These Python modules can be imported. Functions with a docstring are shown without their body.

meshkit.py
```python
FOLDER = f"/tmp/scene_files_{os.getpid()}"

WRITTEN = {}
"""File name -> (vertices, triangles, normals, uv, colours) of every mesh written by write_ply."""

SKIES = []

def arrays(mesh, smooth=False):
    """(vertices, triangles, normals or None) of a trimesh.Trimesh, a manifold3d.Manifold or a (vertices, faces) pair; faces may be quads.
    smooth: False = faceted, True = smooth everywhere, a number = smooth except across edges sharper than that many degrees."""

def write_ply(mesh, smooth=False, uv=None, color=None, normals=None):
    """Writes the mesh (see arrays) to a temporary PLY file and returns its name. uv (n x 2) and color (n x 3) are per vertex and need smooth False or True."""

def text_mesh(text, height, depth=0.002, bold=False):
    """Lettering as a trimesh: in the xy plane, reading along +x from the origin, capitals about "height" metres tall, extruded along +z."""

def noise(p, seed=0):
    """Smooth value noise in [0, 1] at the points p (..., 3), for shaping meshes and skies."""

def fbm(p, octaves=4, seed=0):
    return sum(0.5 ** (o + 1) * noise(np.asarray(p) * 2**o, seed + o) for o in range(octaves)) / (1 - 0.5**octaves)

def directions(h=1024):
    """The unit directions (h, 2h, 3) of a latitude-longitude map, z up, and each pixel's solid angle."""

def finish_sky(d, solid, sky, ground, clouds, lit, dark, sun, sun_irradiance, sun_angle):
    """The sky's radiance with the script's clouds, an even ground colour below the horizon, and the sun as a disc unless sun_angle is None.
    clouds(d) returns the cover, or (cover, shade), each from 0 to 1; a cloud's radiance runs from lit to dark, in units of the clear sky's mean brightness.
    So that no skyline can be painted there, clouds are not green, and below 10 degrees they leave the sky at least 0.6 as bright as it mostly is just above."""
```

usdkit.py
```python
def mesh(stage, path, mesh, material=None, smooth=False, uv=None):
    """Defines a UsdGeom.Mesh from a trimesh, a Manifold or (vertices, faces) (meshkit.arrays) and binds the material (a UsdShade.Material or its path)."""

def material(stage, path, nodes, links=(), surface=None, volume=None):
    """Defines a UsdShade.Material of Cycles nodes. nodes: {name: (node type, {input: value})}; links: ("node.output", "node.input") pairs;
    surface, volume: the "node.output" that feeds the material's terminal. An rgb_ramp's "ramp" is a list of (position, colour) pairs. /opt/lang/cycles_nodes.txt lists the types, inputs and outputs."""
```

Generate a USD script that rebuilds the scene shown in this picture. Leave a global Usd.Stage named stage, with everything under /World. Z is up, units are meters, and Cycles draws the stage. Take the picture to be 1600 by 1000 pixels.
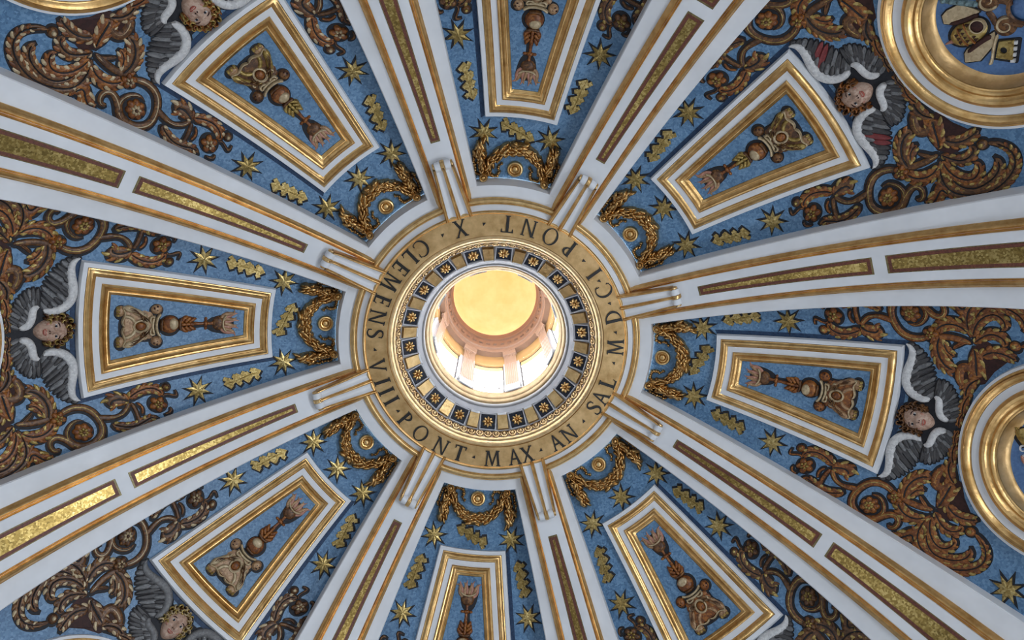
import math, random
import numpy as np, trimesh, usdkit
from shapely.geometry import Polygon, Point, box as sbox
from shapely.ops import unary_union
from shapely import affinity
from pxr import Usd, UsdGeom, UsdLux, UsdShade, Gf, Sdf

stage = Usd.Stage.CreateInMemory()
UsdGeom.SetStageUpAxis(stage, UsdGeom.Tokens.z)
UsdGeom.SetStageMetersPerUnit(stage, 1.0)
UsdGeom.Xform.Define(stage, '/World')
rng = random.Random(5)

# ------------------------------------------------------------------ camera, sky, exposure
PITCH, YAW, CX, CY, FPX = 0.19023, -0.02572, -0.03212, -2.29568, 1150.0
EXPOSURE = -1.22
SKY = 15.0                                   # daylight outside the lantern
PANE = {1: 0.5, 2: 3.0, 3: 3.5, 4: 1.1, 5: 0.45, 6: 0.45, 7: 0.5, 8: 0.5}   # daylight in the eight drum windows (sunnier to the right)
PANE_K = 24.5
LAMP = 390.0                                 # floodlights of the lantern's vault
ca, sa, cb, sb = math.cos(PITCH), math.sin(PITCH), math.cos(YAW), math.sin(YAW)
CAMROT = np.array([[1, 0, 0], [0, ca, -sa], [0, sa, ca]]) @ np.array([[cb, 0, sb], [0, 1, 0], [-sb, 0, cb]])
cam = UsdGeom.Camera.Define(stage, '/World/camera')
M4 = np.eye(4); M4[0, :3], M4[1, :3], M4[2, :3], M4[3, :3] = CAMROT[0], -CAMROT[1], -CAMROT[2], (CX, CY, 0)
cam.AddTransformOp().Set(Gf.Matrix4d(M4.tolist()))
cam.CreateHorizontalApertureAttr(36.0); cam.CreateVerticalApertureAttr(22.5)
cam.CreateFocalLengthAttr(36.0 * FPX / 1600); cam.CreateClippingRangeAttr(Gf.Vec2f(0.05, 200))
cam.CreateExposureAttr(EXPOSURE)
sky = UsdLux.DomeLight.Define(stage, '/World/sky')
sky.CreateIntensityAttr(SKY); sky.CreateColorAttr(Gf.Vec3f(0.93, 0.96, 1.0))

# ------------------------------------------------------------------ the dome's geometry: a sphere about the axis x = y = 0
RF, ZC = 6.74, 4.07324
TH = [-0.27177, 0.49928, 1.28782, 2.06832, 2.85763, 3.65388, 4.42757, 5.21791]        # the eight ribs
BAYTH = {k: (TH[k - 1] + (TH[k % 8] + (2 * math.pi if k == 8 else 0))) / 2 for k in range(1, 9)}
BAY = {1: 'top bay', 2: 'upper right bay', 3: 'right bay', 4: 'lower right bay', 5: 'bottom bay', 6: 'lower left bay', 7: 'left bay', 8: 'upper left bay'}


def chart(V):
    """(x across, y from the crown along the meridian, h towards the inside) -> world, for a bay or rib at angle 0."""
    V = np.asarray(V, float)
    lam = V[:, 1] / RF; u = V[:, 0] / (RF * np.sin(lam)); R = RF - V[:, 2]
    return np.stack([R * np.sin(lam) * np.sin(u), -R * np.sin(lam) * np.cos(u), ZC + R * np.cos(lam)], 1)


def rotz(t):
    A = np.eye(4); A[:2, :2] = [[math.cos(t), -math.sin(t)], [math.sin(t), math.cos(t)]]; return A


def frame0(x, y, h=0.0, rot=0.0):
    lam = y / RF; u = x / (RF * math.sin(lam))
    o = chart([(x, y, h)])[0]
    ex = np.array([math.cos(u), math.sin(u), 0]); ey = np.array([math.cos(lam) * math.sin(u), -math.cos(lam) * math.cos(u), -math.sin(lam)]); n = np.cross(ex, ey)
    c, s = math.cos(rot), math.sin(rot)
    A = np.eye(4); A[:3, 0], A[:3, 1], A[:3, 2], A[:3, 3] = c * ex + s * ey, -s * ex + c * ey, n, o
    return A


def pixel(P):
    q = CAMROT @ (np.asarray(P, float) - np.array([CX, CY, 0]))
    return np.array([800 + FPX * q[0] / q[2], 500 + FPX * q[1] / q[2]])


# ------------------------------------------------------------------ materials
MATS = {}


def mat(name, nodes, links, surface='p.BSDF'):
    MATS[name] = usdkit.material(stage, '/World/Looks/' + name, nodes, links, surface=surface)


def plain(name, col, rough=0.6, metal=0.0, var=0.12, scale=6.0, bump=0.0, bscale=40.0, col2=None, spec=0.5):
    a = np.array(col); b = np.array(col2) if col2 is not None else np.clip(a * (1 - 2 * var), 0, 1)
    if col2 is None: a = np.clip(a * (1 + var), 0, 1)
    nodes = {'g': ('geometry', {}), 'n': ('noise_texture', {'scale': scale, 'detail': 4.0, 'roughness': 0.6}),
             'r': ('rgb_ramp', {'ramp': [(0.3, tuple(b)), (0.7, tuple(a))]}),
             'p': ('principled_bsdf', {'roughness': rough, 'metallic': metal, 'specular_ior_level': spec})}
    links = [('g.position', 'n.vector'), ('n.fac', 'r.fac'), ('r.color', 'p.base_color')]
    if bump:
        nodes['n2'] = ('noise_texture', {'scale': bscale, 'detail': 2.0}); nodes['b'] = ('bump', {'strength': bump, 'distance': 0.02})
        links += [('g.position', 'n2.vector'), ('n2.fac', 'b.height'), ('b.normal', 'p.normal')]
    mat(name, nodes, links)


def mosaic(name, stops, rough=0.4, metal=0.0, cells=45.0, bump=0.5, spec=0.5, big=2.5):
    """Small glass tesserae: each cell its own tone and tilt."""
    nodes = {'g': ('geometry', {}), 'v': ('voronoi_texture', {'scale': cells}), 's': ('separate_color', {}),
             'n': ('noise_texture', {'scale': big, 'detail': 3.0}), 'm': ('math', {'math_type': 'multiply_add', 'value2': 0.45}), 'm2': ('math', {'math_type': 'multiply', 'value2': 0.55}),
             'r': ('rgb_ramp', {'ramp': stops}), 'b': ('bump', {'strength': bump, 'distance': 0.02}),
             'p': ('principled_bsdf', {'roughness': rough, 'metallic': metal, 'specular_ior_level': spec})}
    links = [('g.position', 'v.vector'), ('g.position', 'n.vector'), ('v.color', 's.color'), ('n.fac', 'm2.value1'), ('s.r', 'm.value1'), ('m2.value', 'm.value3'), ('m.value', 'r.fac'),
             ('r.color', 'p.base_color'), ('s.g', 'b.height'), ('b.normal', 'p.normal')]
    mat(name, nodes, links)


plain('white_paint', (0.70, 0.715, 0.745), 0.55, var=0.045, scale=2.2, bump=0.04, bscale=9)
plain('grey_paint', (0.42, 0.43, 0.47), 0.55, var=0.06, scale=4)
mosaic('blue_mosaic', [(0.0, (0.025, 0.075, 0.165)), (0.45, (0.082, 0.185, 0.325)), (0.8, (0.155, 0.285, 0.45)), (1.0, (0.30, 0.45, 0.60))], 0.40, cells=42, bump=0.45, spec=0.5)
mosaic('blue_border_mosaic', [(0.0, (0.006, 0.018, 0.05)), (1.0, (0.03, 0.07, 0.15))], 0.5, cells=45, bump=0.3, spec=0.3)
mosaic('deep_blue_mosaic', [(0.0, (0.05, 0.11, 0.26)), (1.0, (0.11, 0.22, 0.43))], 0.45, cells=45, bump=0.25, spec=0.4)
plain('gilding', (0.80, 0.53, 0.235), 0.35, 1.0, scale=7.0, bump=0.14, bscale=22, col2=(0.50, 0.285, 0.095))
plain('pale_gilding', (0.80, 0.57, 0.28), 0.38, 1.0, scale=9.0, bump=0.10, bscale=22, col2=(0.55, 0.34, 0.13))
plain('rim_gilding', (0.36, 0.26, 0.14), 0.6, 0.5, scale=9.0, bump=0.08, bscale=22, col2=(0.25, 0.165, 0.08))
plain('moulding_gilding', (0.66, 0.48, 0.26), 0.5, 0.7, scale=9.0, bump=0.08, bscale=22, col2=(0.46, 0.31, 0.15))
plain('frieze_gilding', (0.80, 0.55, 0.27), 0.42, 0.8, scale=6.0, bump=0.10, bscale=30, col2=(0.52, 0.32, 0.13))
plain('relief_gilding', (0.74, 0.49, 0.20), 0.28, 0.95, scale=26.0, bump=0.25, bscale=45, col2=(0.30, 0.14, 0.045))
mosaic('gold_mosaic', [(0.0, (0.07, 0.045, 0.01)), (0.5, (0.30, 0.20, 0.055)), (1.0, (0.78, 0.60, 0.24))], 0.32, 0.85, cells=48, bump=1.0)
mosaic('star_mosaic', [(0.0, (0.14, 0.095, 0.028)), (0.5, (0.35, 0.245, 0.082)), (1.0, (0.76, 0.60, 0.28))], 0.33, 0.8, cells=48, bump=0.9)
mosaic('red_mosaic', [(0.0, (0.05, 0.012, 0.007)), (1.0, (0.19, 0.052, 0.026))], 0.5, cells=60, bump=0.3)
mosaic('olive_mosaic', [(0.0, (0.06, 0.05, 0.02)), (1.0, (0.30, 0.23, 0.10))], 0.4, 0.4, cells=60, bump=0.5)
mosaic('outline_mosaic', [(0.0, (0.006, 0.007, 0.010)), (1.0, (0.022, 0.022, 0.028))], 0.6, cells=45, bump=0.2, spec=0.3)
mosaic('coffer_mosaic', [(0.0, (0.006, 0.008, 0.014)), (1.0, (0.03, 0.035, 0.055))], 0.5, cells=45, bump=0.2, spec=0.3)
mosaic('maroon_mosaic', [(0.0, (0.012, 0.005, 0.005)), (1.0, (0.06, 0.018, 0.014))], 0.6, cells=45, bump=0.2, spec=0.3)
W = dict(cells=42, bump=0.45, big=7.0)
mosaic('brown_mosaic', [(0.0, (0.018, 0.007, 0.004)), (0.45, (0.085, 0.034, 0.012)), (0.75, (0.20, 0.088, 0.026)), (1.0, (0.34, 0.19, 0.065))], 0.42, 0.1, **W)
mosaic('orange_mosaic', [(0.0, (0.025, 0.008, 0.004)), (0.45, (0.17, 0.05, 0.010)), (0.75, (0.34, 0.125, 0.022)), (1.0, (0.44, 0.26, 0.07))], 0.42, 0.1, **W)
mosaic('ochre_mosaic', [(0.0, (0.08, 0.045, 0.012)), (0.45, (0.30, 0.20, 0.05)), (1.0, (0.62, 0.49, 0.19))], 0.36, 0.4, **W)
mosaic('cream_mosaic', [(0.0, (0.27, 0.19, 0.10)), (1.0, (0.62, 0.50, 0.32))], 0.4, 0.2, **W)
mosaic('tan_mosaic', [(0.0, (0.12, 0.055, 0.025)), (0.5, (0.33, 0.19, 0.095)), (1.0, (0.55, 0.38, 0.23))], 0.42, 0.1, **W)
mosaic('pink_mosaic', [(0.0, (0.28, 0.11, 0.08)), (1.0, (0.52, 0.27, 0.19))], 0.45, **W)
mosaic('flesh_mosaic', [(0.0, (0.20, 0.105, 0.07)), (0.45, (0.42, 0.27, 0.20)), (1.0, (0.58, 0.44, 0.35))], 0.5, cells=48, bump=0.15, big=6)
mosaic('blush_mosaic', [(0.0, (0.33, 0.07, 0.05)), (1.0, (0.46, 0.14, 0.10))], 0.5, cells=48, bump=0.15)
mosaic('white_feather_mosaic', [(0.0, (0.36, 0.36, 0.37)), (1.0, (0.74, 0.73, 0.72))], 0.5, cells=48, bump=0.2, big=12)
mosaic('grey_feather_mosaic', [(0.0, (0.05, 0.05, 0.053)), (1.0, (0.22, 0.22, 0.225))], 0.5, cells=48, bump=0.2, big=12)
mosaic('dark_feather_mosaic', [(0.0, (0.014, 0.014, 0.018)), (1.0, (0.07, 0.065, 0.065))], 0.5, cells=48, bump=0.2, big=9)
mosaic('crimson_mosaic', [(0.0, (0.10, 0.012, 0.014)), (1.0, (0.27, 0.045, 0.045))], 0.5, cells=48, bump=0.2)
mosaic('teal_mosaic', [(0.0, (0.03, 0.07, 0.085)), (1.0, (0.22, 0.32, 0.34))], 0.5, cells=48, bump=0.2)
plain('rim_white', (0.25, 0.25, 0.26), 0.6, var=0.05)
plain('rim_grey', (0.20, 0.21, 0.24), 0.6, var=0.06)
plain('lettering', (0.016, 0.014, 0.013), 0.45, var=0.3, scale=20)
plain('lantern_plaster', (0.34, 0.20, 0.075), 0.8, scale=3.0, col2=(0.30, 0.16, 0.05))
plain('lantern_vault', (0.96, 0.84, 0.62), 0.8, scale=2.2, col2=(0.95, 0.68, 0.40))
plain('lantern_stone', (0.25, 0.155, 0.105), 0.7, var=0.06, scale=4.0)
plain('lantern_white', (0.36, 0.36, 0.37), 0.7, var=0.04, scale=4.0)
plain('iron', (0.03, 0.03, 0.035), 0.5, var=0.2, scale=9)
plain('drum_wall', (0.46, 0.45, 0.43), 0.8, var=0.05, scale=1.2)
plain('floor_marble', (0.36, 0.345, 0.32), 0.35, var=0.15, scale=1.5)
mat('glass', {'t': ('transparent_bsdf', {}), 'g': ('glossy_bsdf', {'roughness': 0.03}), 'm': ('mix_closure', {'fac': 0.08})},
    [('t.BSDF', 'm.closure1'), ('g.BSDF', 'm.closure2')], surface='m.closure')
for k in PANE:
    mat('lit_pane_%d' % k, {'e': ('emission', {'color': (0.835, 0.91, 1.0), 'strength': PANE[k] * PANE_K})}, [], surface='e.emission')

# ------------------------------------------------------------------ prims
USED = {}


def unique(path):
    n = USED.get(path, 0); USED[path] = n + 1
    return path if n == 0 else '%s_%03d' % (path, n)


def part(parent, name, mesh, material, smooth=35, label=None, kind=None):
    p = unique(str(parent) + '/' + name)
    m = usdkit.mesh(stage, p, mesh, MATS[material], smooth=smooth)
    if label: m.GetPrim().SetCustomDataByKey('label', label)
    if kind: m.GetPrim().SetCustomDataByKey('kind', kind)
    return p


def tag(path, label=None, cat=None, group=None, kind=None):
    o = stage.GetPrimAtPath(path)
    for k, v in (('label', label), ('category', cat), ('group', group), ('kind', kind)):
        if v: o.SetCustomDataByKey(k, v)


PROTO = {}


def put(key, build, name, label, cat, A, group=None, kind=None):
    """One thing: the first of its kind is built, the others refer to it."""
    p = unique('/World/' + name)
    x = UsdGeom.Xform.Define(stage, p)
    if key in PROTO:
        x.GetPrim().GetReferences().AddInternalReference(PROTO[key]); x.GetPrim().SetInstanceable(True)
    x.ClearXformOpOrder(); x.AddTransformOp().Set(Gf.Matrix4d(np.asarray(A).T.tolist()))
    if key not in PROTO:
        PROTO[key] = p; build(p)
    tag(p, label, cat, group, kind)
    return p


# ------------------------------------------------------------------ mesh helpers, in (x, y, h)
def cat(meshes):
    V, F, n = [], [], 0
    for v, f in meshes:
        V.append(np.asarray(v, float)); F.append(np.asarray(f) + n); n += len(v)
    return np.vstack(V), np.vstack(F)


def mirror(m):
    v, f = m; v = np.array(v); v[:, 0] *= -1
    return v, np.asarray(f)[:, ::-1]


def grid(P, close_i=False, close_j=False):
    """P (n, m, 3): triangles with i x j pointing to the viewer."""
    n, m = P.shape[:2]
    I, J = np.meshgrid(np.arange(n if close_i else n - 1), np.arange(m if close_j else m - 1), indexing='ij')
    a = I * m + J; b = ((I + 1) % n) * m + J; c = ((I + 1) % n) * m + (J + 1) % m; d = I * m + (J + 1) % m
    F = np.concatenate([np.stack([a, b, c], -1).reshape(-1, 3), np.stack([a, c, d], -1).reshape(-1, 3)])
    return P.reshape(-1, 3), F


def spline(P, W, n):
    P, W = np.asarray(P, float), np.asarray(W, float)
    t = np.concatenate([[0], np.cumsum(np.sqrt(np.hypot(*np.diff(P, axis=0).T)))]); t /= t[-1]
    from scipy.interpolate import CubicSpline, PchipInterpolator
    s = np.linspace(0, 1, n)
    Q = CubicSpline(t, P)(s) if len(P) > 2 else np.stack([np.interp(s, t, P[:, k]) for k in (0, 1)], 1)
    w = PchipInterpolator(t, W)(s) if len(W) > 2 else np.interp(s, t, W)
    return Q, w, s


def normals(Q):
    T = np.gradient(Q, axis=0); T /= np.maximum(np.hypot(*T.T)[:, None], 1e-9)
    return np.stack([-T[:, 1], T[:, 0]], 1)


def stroke(P, W, H=0.02, h0=0.0, n=None, grow=0.0, lobes=0, lobe=0.22, shift=0.0, cut=(0, 1), groove=0.0, m=7, cap=0.06):
    """A strip in relief along a curve: rounded across, its edges scalloped by lobes."""
    n = n or max(8, min(40, 5 * len(P)))
    Q, w, s = spline(P, W, n)
    keep = (s >= cut[0] - 1e-9) & (s <= cut[1] + 1e-9); Q, w, s = Q[keep], w[keep], s[keep]
    N = normals(Q); s2 = (s - s[0]) / (s[-1] - s[0])
    end = np.sqrt(np.clip(1 - np.clip((cap - np.minimum(s2, 1 - s2)) / cap, 0, 1) ** 2, 0.02, 1)) if cap else 1
    half = w / 2 * end + grow
    lo = 1 + lobe * (np.abs(np.sin(np.pi * lobes * s2 ** 0.9)) ** 0.7 - 0.7) if lobes else 1
    t = np.linspace(-1, 1, m)
    R = np.zeros((len(s), m + 2, 3))
    for j, tt in enumerate(t):
        off = tt * half * (lo if abs(tt) > 0.5 else 1) + shift * w
        R[:, j + 1, :2] = Q + N * off[:, None]
        R[:, j + 1, 2] = h0 + H * (1 - abs(tt) ** 2.2) ** 0.5 * np.clip(half / max(half.max(), 1e-6), 0.3, 1) * (1 - groove * math.exp(-(tt / 0.22) ** 2)) + 0.0015
    R[:, 0, :2], R[:, -1, :2] = R[:, 1, :2], R[:, -2, :2]
    R[:, 0, 2] = R[:, -1, 2] = 0
    return grid(R)


def flat(P, W, h, grow, n=None, shift=(0, 0), cap=0.06):
    n = n or max(8, min(36, 5 * len(P)))
    Q, w, s = spline(P, W, n); N = normals(Q)
    end = np.sqrt(np.clip(1 - np.clip((cap - np.minimum(s, 1 - s)) / cap, 0, 1) ** 2, 0.02, 1))
    half = w / 2 * end + grow
    T = np.stack([N[:, 1], -N[:, 0]], 1); Q = Q.copy(); Q[0] -= T[0] * grow; Q[-1] += T[-1] * grow
    R = np.zeros((n, 4, 3)); Q = Q + np.array(shift)
    for j, (a, hh) in enumerate(((-1, 0), (-1, h), (1, h), (1, 0))):
        R[:, j, :2] = Q + N * (a * half)[:, None]; R[:, j, 2] = hh
    return grid(R)


def dome(cx, cy, rx, ry, H, h0=0.0, n=20, m=6, rot=0.0, petals=0, depth=0.2, power=0.5, wave=None):
    a = np.linspace(0, 2 * np.pi, n, endpoint=False); k = np.linspace(1, 0.0, m)
    R = np.zeros((n, m + 1, 3)); c, s = math.cos(rot), math.sin(rot)
    lob = 1 - depth * (0.5 + 0.5 * np.cos(petals * a)) if petals else np.ones(n)
    for j in range(m + 1):
        kk = 1.0 if j == 0 else k[j - 1]
        kk = max(kk, 1e-3)
        x, y = rx * kk * np.cos(a) * lob, ry * kk * np.sin(a) * lob
        R[:, j, 0], R[:, j, 1] = cx + c * x - s * y, cy + s * x + c * y
        R[:, j, 2] = 0 if j == 0 else h0 + 0.001 + H * ((1 - kk ** 2) ** power if wave is None else wave(kk))
    return grid(R, close_i=True)


def disc_ring(cx, cy, prof, n=64, ratio=1.0, a0=0, a1=2 * math.pi):
    """A turned moulding about a point: prof = [(radius, h)...] from outside in."""
    full = abs(a1 - a0 - 2 * math.pi) < 1e-6
    a = np.linspace(a0, a1, n, endpoint=not full)
    R = np.zeros((n, len(prof), 3))
    for j, (r, h) in enumerate(prof):
        R[:, j, 0], R[:, j, 1], R[:, j, 2] = cx + r * np.cos(a), cy + r * ratio * np.sin(a), h
    return grid(R, close_i=full)


def plate(poly, h0, h1, bevel=0.0):
    """A flat plate of a shapely outline from h0 to h1."""
    out = []
    for g in getattr(poly, 'geoms', [poly]):
        m = trimesh.creation.extrude_polygon(g, h1 - h0, engine='earcut'); v = np.array(m.vertices); v[:, 2] += h0
        out.append((v, np.array(m.faces)))
    return cat(out)


def to(A0, m, place=chart):
    """(x, y, h) on the dome -> the local space of a thing based at A0."""
    v, f = m; v = place(v); I = np.linalg.inv(A0)
    return v @ I[:3, :3].T + I[:3, 3], f


def revolve(prof, n=160, a0=0.0, a1=2 * math.pi, closed=True):
    """prof [(r, z)] about the dome's axis, listed from outside in."""
    a = np.linspace(a0, a1, n, endpoint=not closed); R = np.zeros((len(prof), n, 3))
    for i, (r, z) in enumerate(prof):
        R[i, :, 0], R[i, :, 1], R[i, :, 2] = r * np.sin(a), -r * np.cos(a), z
    return grid(R, close_j=closed)


def bump(p0, p1, out, n=7, lift=1.0, base=0.0):
    """A half-round between two profile points, swelling to the side given by out."""
    p0, p1, out = np.array(p0, float), np.array(p1, float), np.array(out, float)
    return [tuple(p0 + (p1 - p0) * t + out * (base + lift * math.sin(math.pi * t) ** 0.7)) for t in np.linspace(0, 1, n)]


# ================================================================== large structure
# the room below the dome: floor and drum with eight tall windows
part('/World', 'floor', revolve([(6.9, -1.6), (0.01, -1.6)], 48), 'floor_marble'); tag('/World/floor', kind='structure')
UsdGeom.Xform.Define(stage, '/World/wall_drum'); tag('/World/wall_drum', kind='structure')
HW = math.radians(6.5)
for k in range(1, 9):
    c = BAYTH[k]
    a, b = TH[k - 1], TH[k % 8] + (2 * math.pi if k == 8 else 0)
    part('/World/wall_drum', 'pier', revolve([(6.76, 4.07), (6.76, -1.6)], 8, a, c - HW, False), 'drum_wall')
    part('/World/wall_drum', 'pier', revolve([(6.76, 4.07), (6.76, -1.6)], 8, c + HW, b, False), 'drum_wall')
    part('/World/wall_drum', 'apron', revolve([(6.76, 1.3), (6.76, -1.6)], 8, c - HW, c + HW, False), 'drum_wall')
    part('/World/wall_drum', 'lintel', revolve([(6.76, 4.07), (6.76, 3.7)], 8, c - HW, c + HW, False), 'drum_wall')
    w = unique('/World/window_%d' % (8 + k)); UsdGeom.Xform.Define(stage, w); tag(w, kind='structure')
    part(w, 'pane', revolve([(6.95, 3.7), (6.95, 1.3)], 8, c - HW, c + HW, False), 'lit_pane_%d' % k)
    part(w, 'reveal', cat([revolve([(6.76, z), (6.97, z)], 8, c - HW, c + HW, False) for z in (1.3, 3.7)] +
                          [grid(np.array([[(r * math.sin(t), -r * math.cos(t), z) for z in (1.3, 3.7)] for r in (6.76, 6.97)])) for t in (c - HW, c + HW)]), 'drum_wall')
    part(w, 'glazing_bar', cat([revolve([(6.9, z + .02), (6.9, z - .02)], 8, c - HW, c + HW, False) for z in (1.9, 2.5, 3.1)] +
                               [revolve([(6.9, 3.7), (6.9, 1.3)], 2, t - .003, t + .003, False) for t in (c - HW / 3, c + HW / 3)]), 'iron')

# the vault: eight webs of blue mosaic
UsdGeom.Xform.Define(stage, '/World/ceiling'); tag('/World/ceiling', kind='structure')
for k in range(1, 9):
    a, b = TH[k - 1], TH[k % 8] + (2 * math.pi if k == 8 else 0)
    part('/World/ceiling', 'mosaic_web', revolve([(RF * math.sin(l), ZC + RF * math.cos(l)) for l in np.linspace(math.pi / 2, 2.2 / RF, 40)], 14, a, b, False), 'blue_mosaic', smooth=True)

# ---- the ring around the oculus
ring = put('ring', lambda p: None, 'oculus_ring', 'white and gold moulded ring where the eight ribs meet, just outside the gold lettered band', 'moulding', np.eye(4))
part(ring, 'white_band', revolve([(2.30, 10.398), (2.215, 10.16), (2.2047, 10.135), (2.04, 10.166)]), 'white_paint')
part(ring, 'gold_moulding', revolve([(2.045, 10.166), (2.045, 10.14)] + bump((2.035, 10.14), (1.96, 10.13), (0, -1), 7, 0.03) + [(1.95, 10.125), (1.95, 10.16)]), 'pale_gilding')
part(ring, 'white_fillet', revolve([(1.955, 10.15), (1.87, 10.12)]), 'white_paint')
part(ring, 'gold_fillet', revolve([(1.872, 10.13)] + bump((1.868, 10.105), (1.825, 10.095), (0, -1), 6, 0.02) + [(1.822, 10.09)]), 'pale_gilding')

# ---- the lettered frieze
frieze = put('frieze', lambda p: None, 'inscription_frieze', 'flat gold band around the oculus with a black Latin inscription', 'frieze', np.eye(4))
part(frieze, 'band', revolve([(1.824, 10.088), (1.527, 10.100), (1.522, 10.14)]), 'frieze_gilding')


def seg(p, q, w):
    p, q = np.array(p, float), np.array(q, float); t = (q - p) / np.hypot(*(q - p)); n = np.array([-t[1], t[0]]) * w / 2
    return Polygon([p + n, q + n, q - n, p - n])


def serif(x, y, w=0.30): return sbox(x - w / 2, min(y, y + (0.05 if y < 0.5 else -0.05)), x + w / 2, max(y, y + (0.05 if y < 0.5 else -0.05)))


def ring_poly(cx, cy, rx, ry, ix, iy, dx=0.0):
    o = affinity.scale(Point(cx, cy).buffer(1, 24), rx, ry); i = affinity.scale(Point(cx + dx, cy).buffer(1, 24), ix, iy)
    return o.difference(i)


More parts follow.
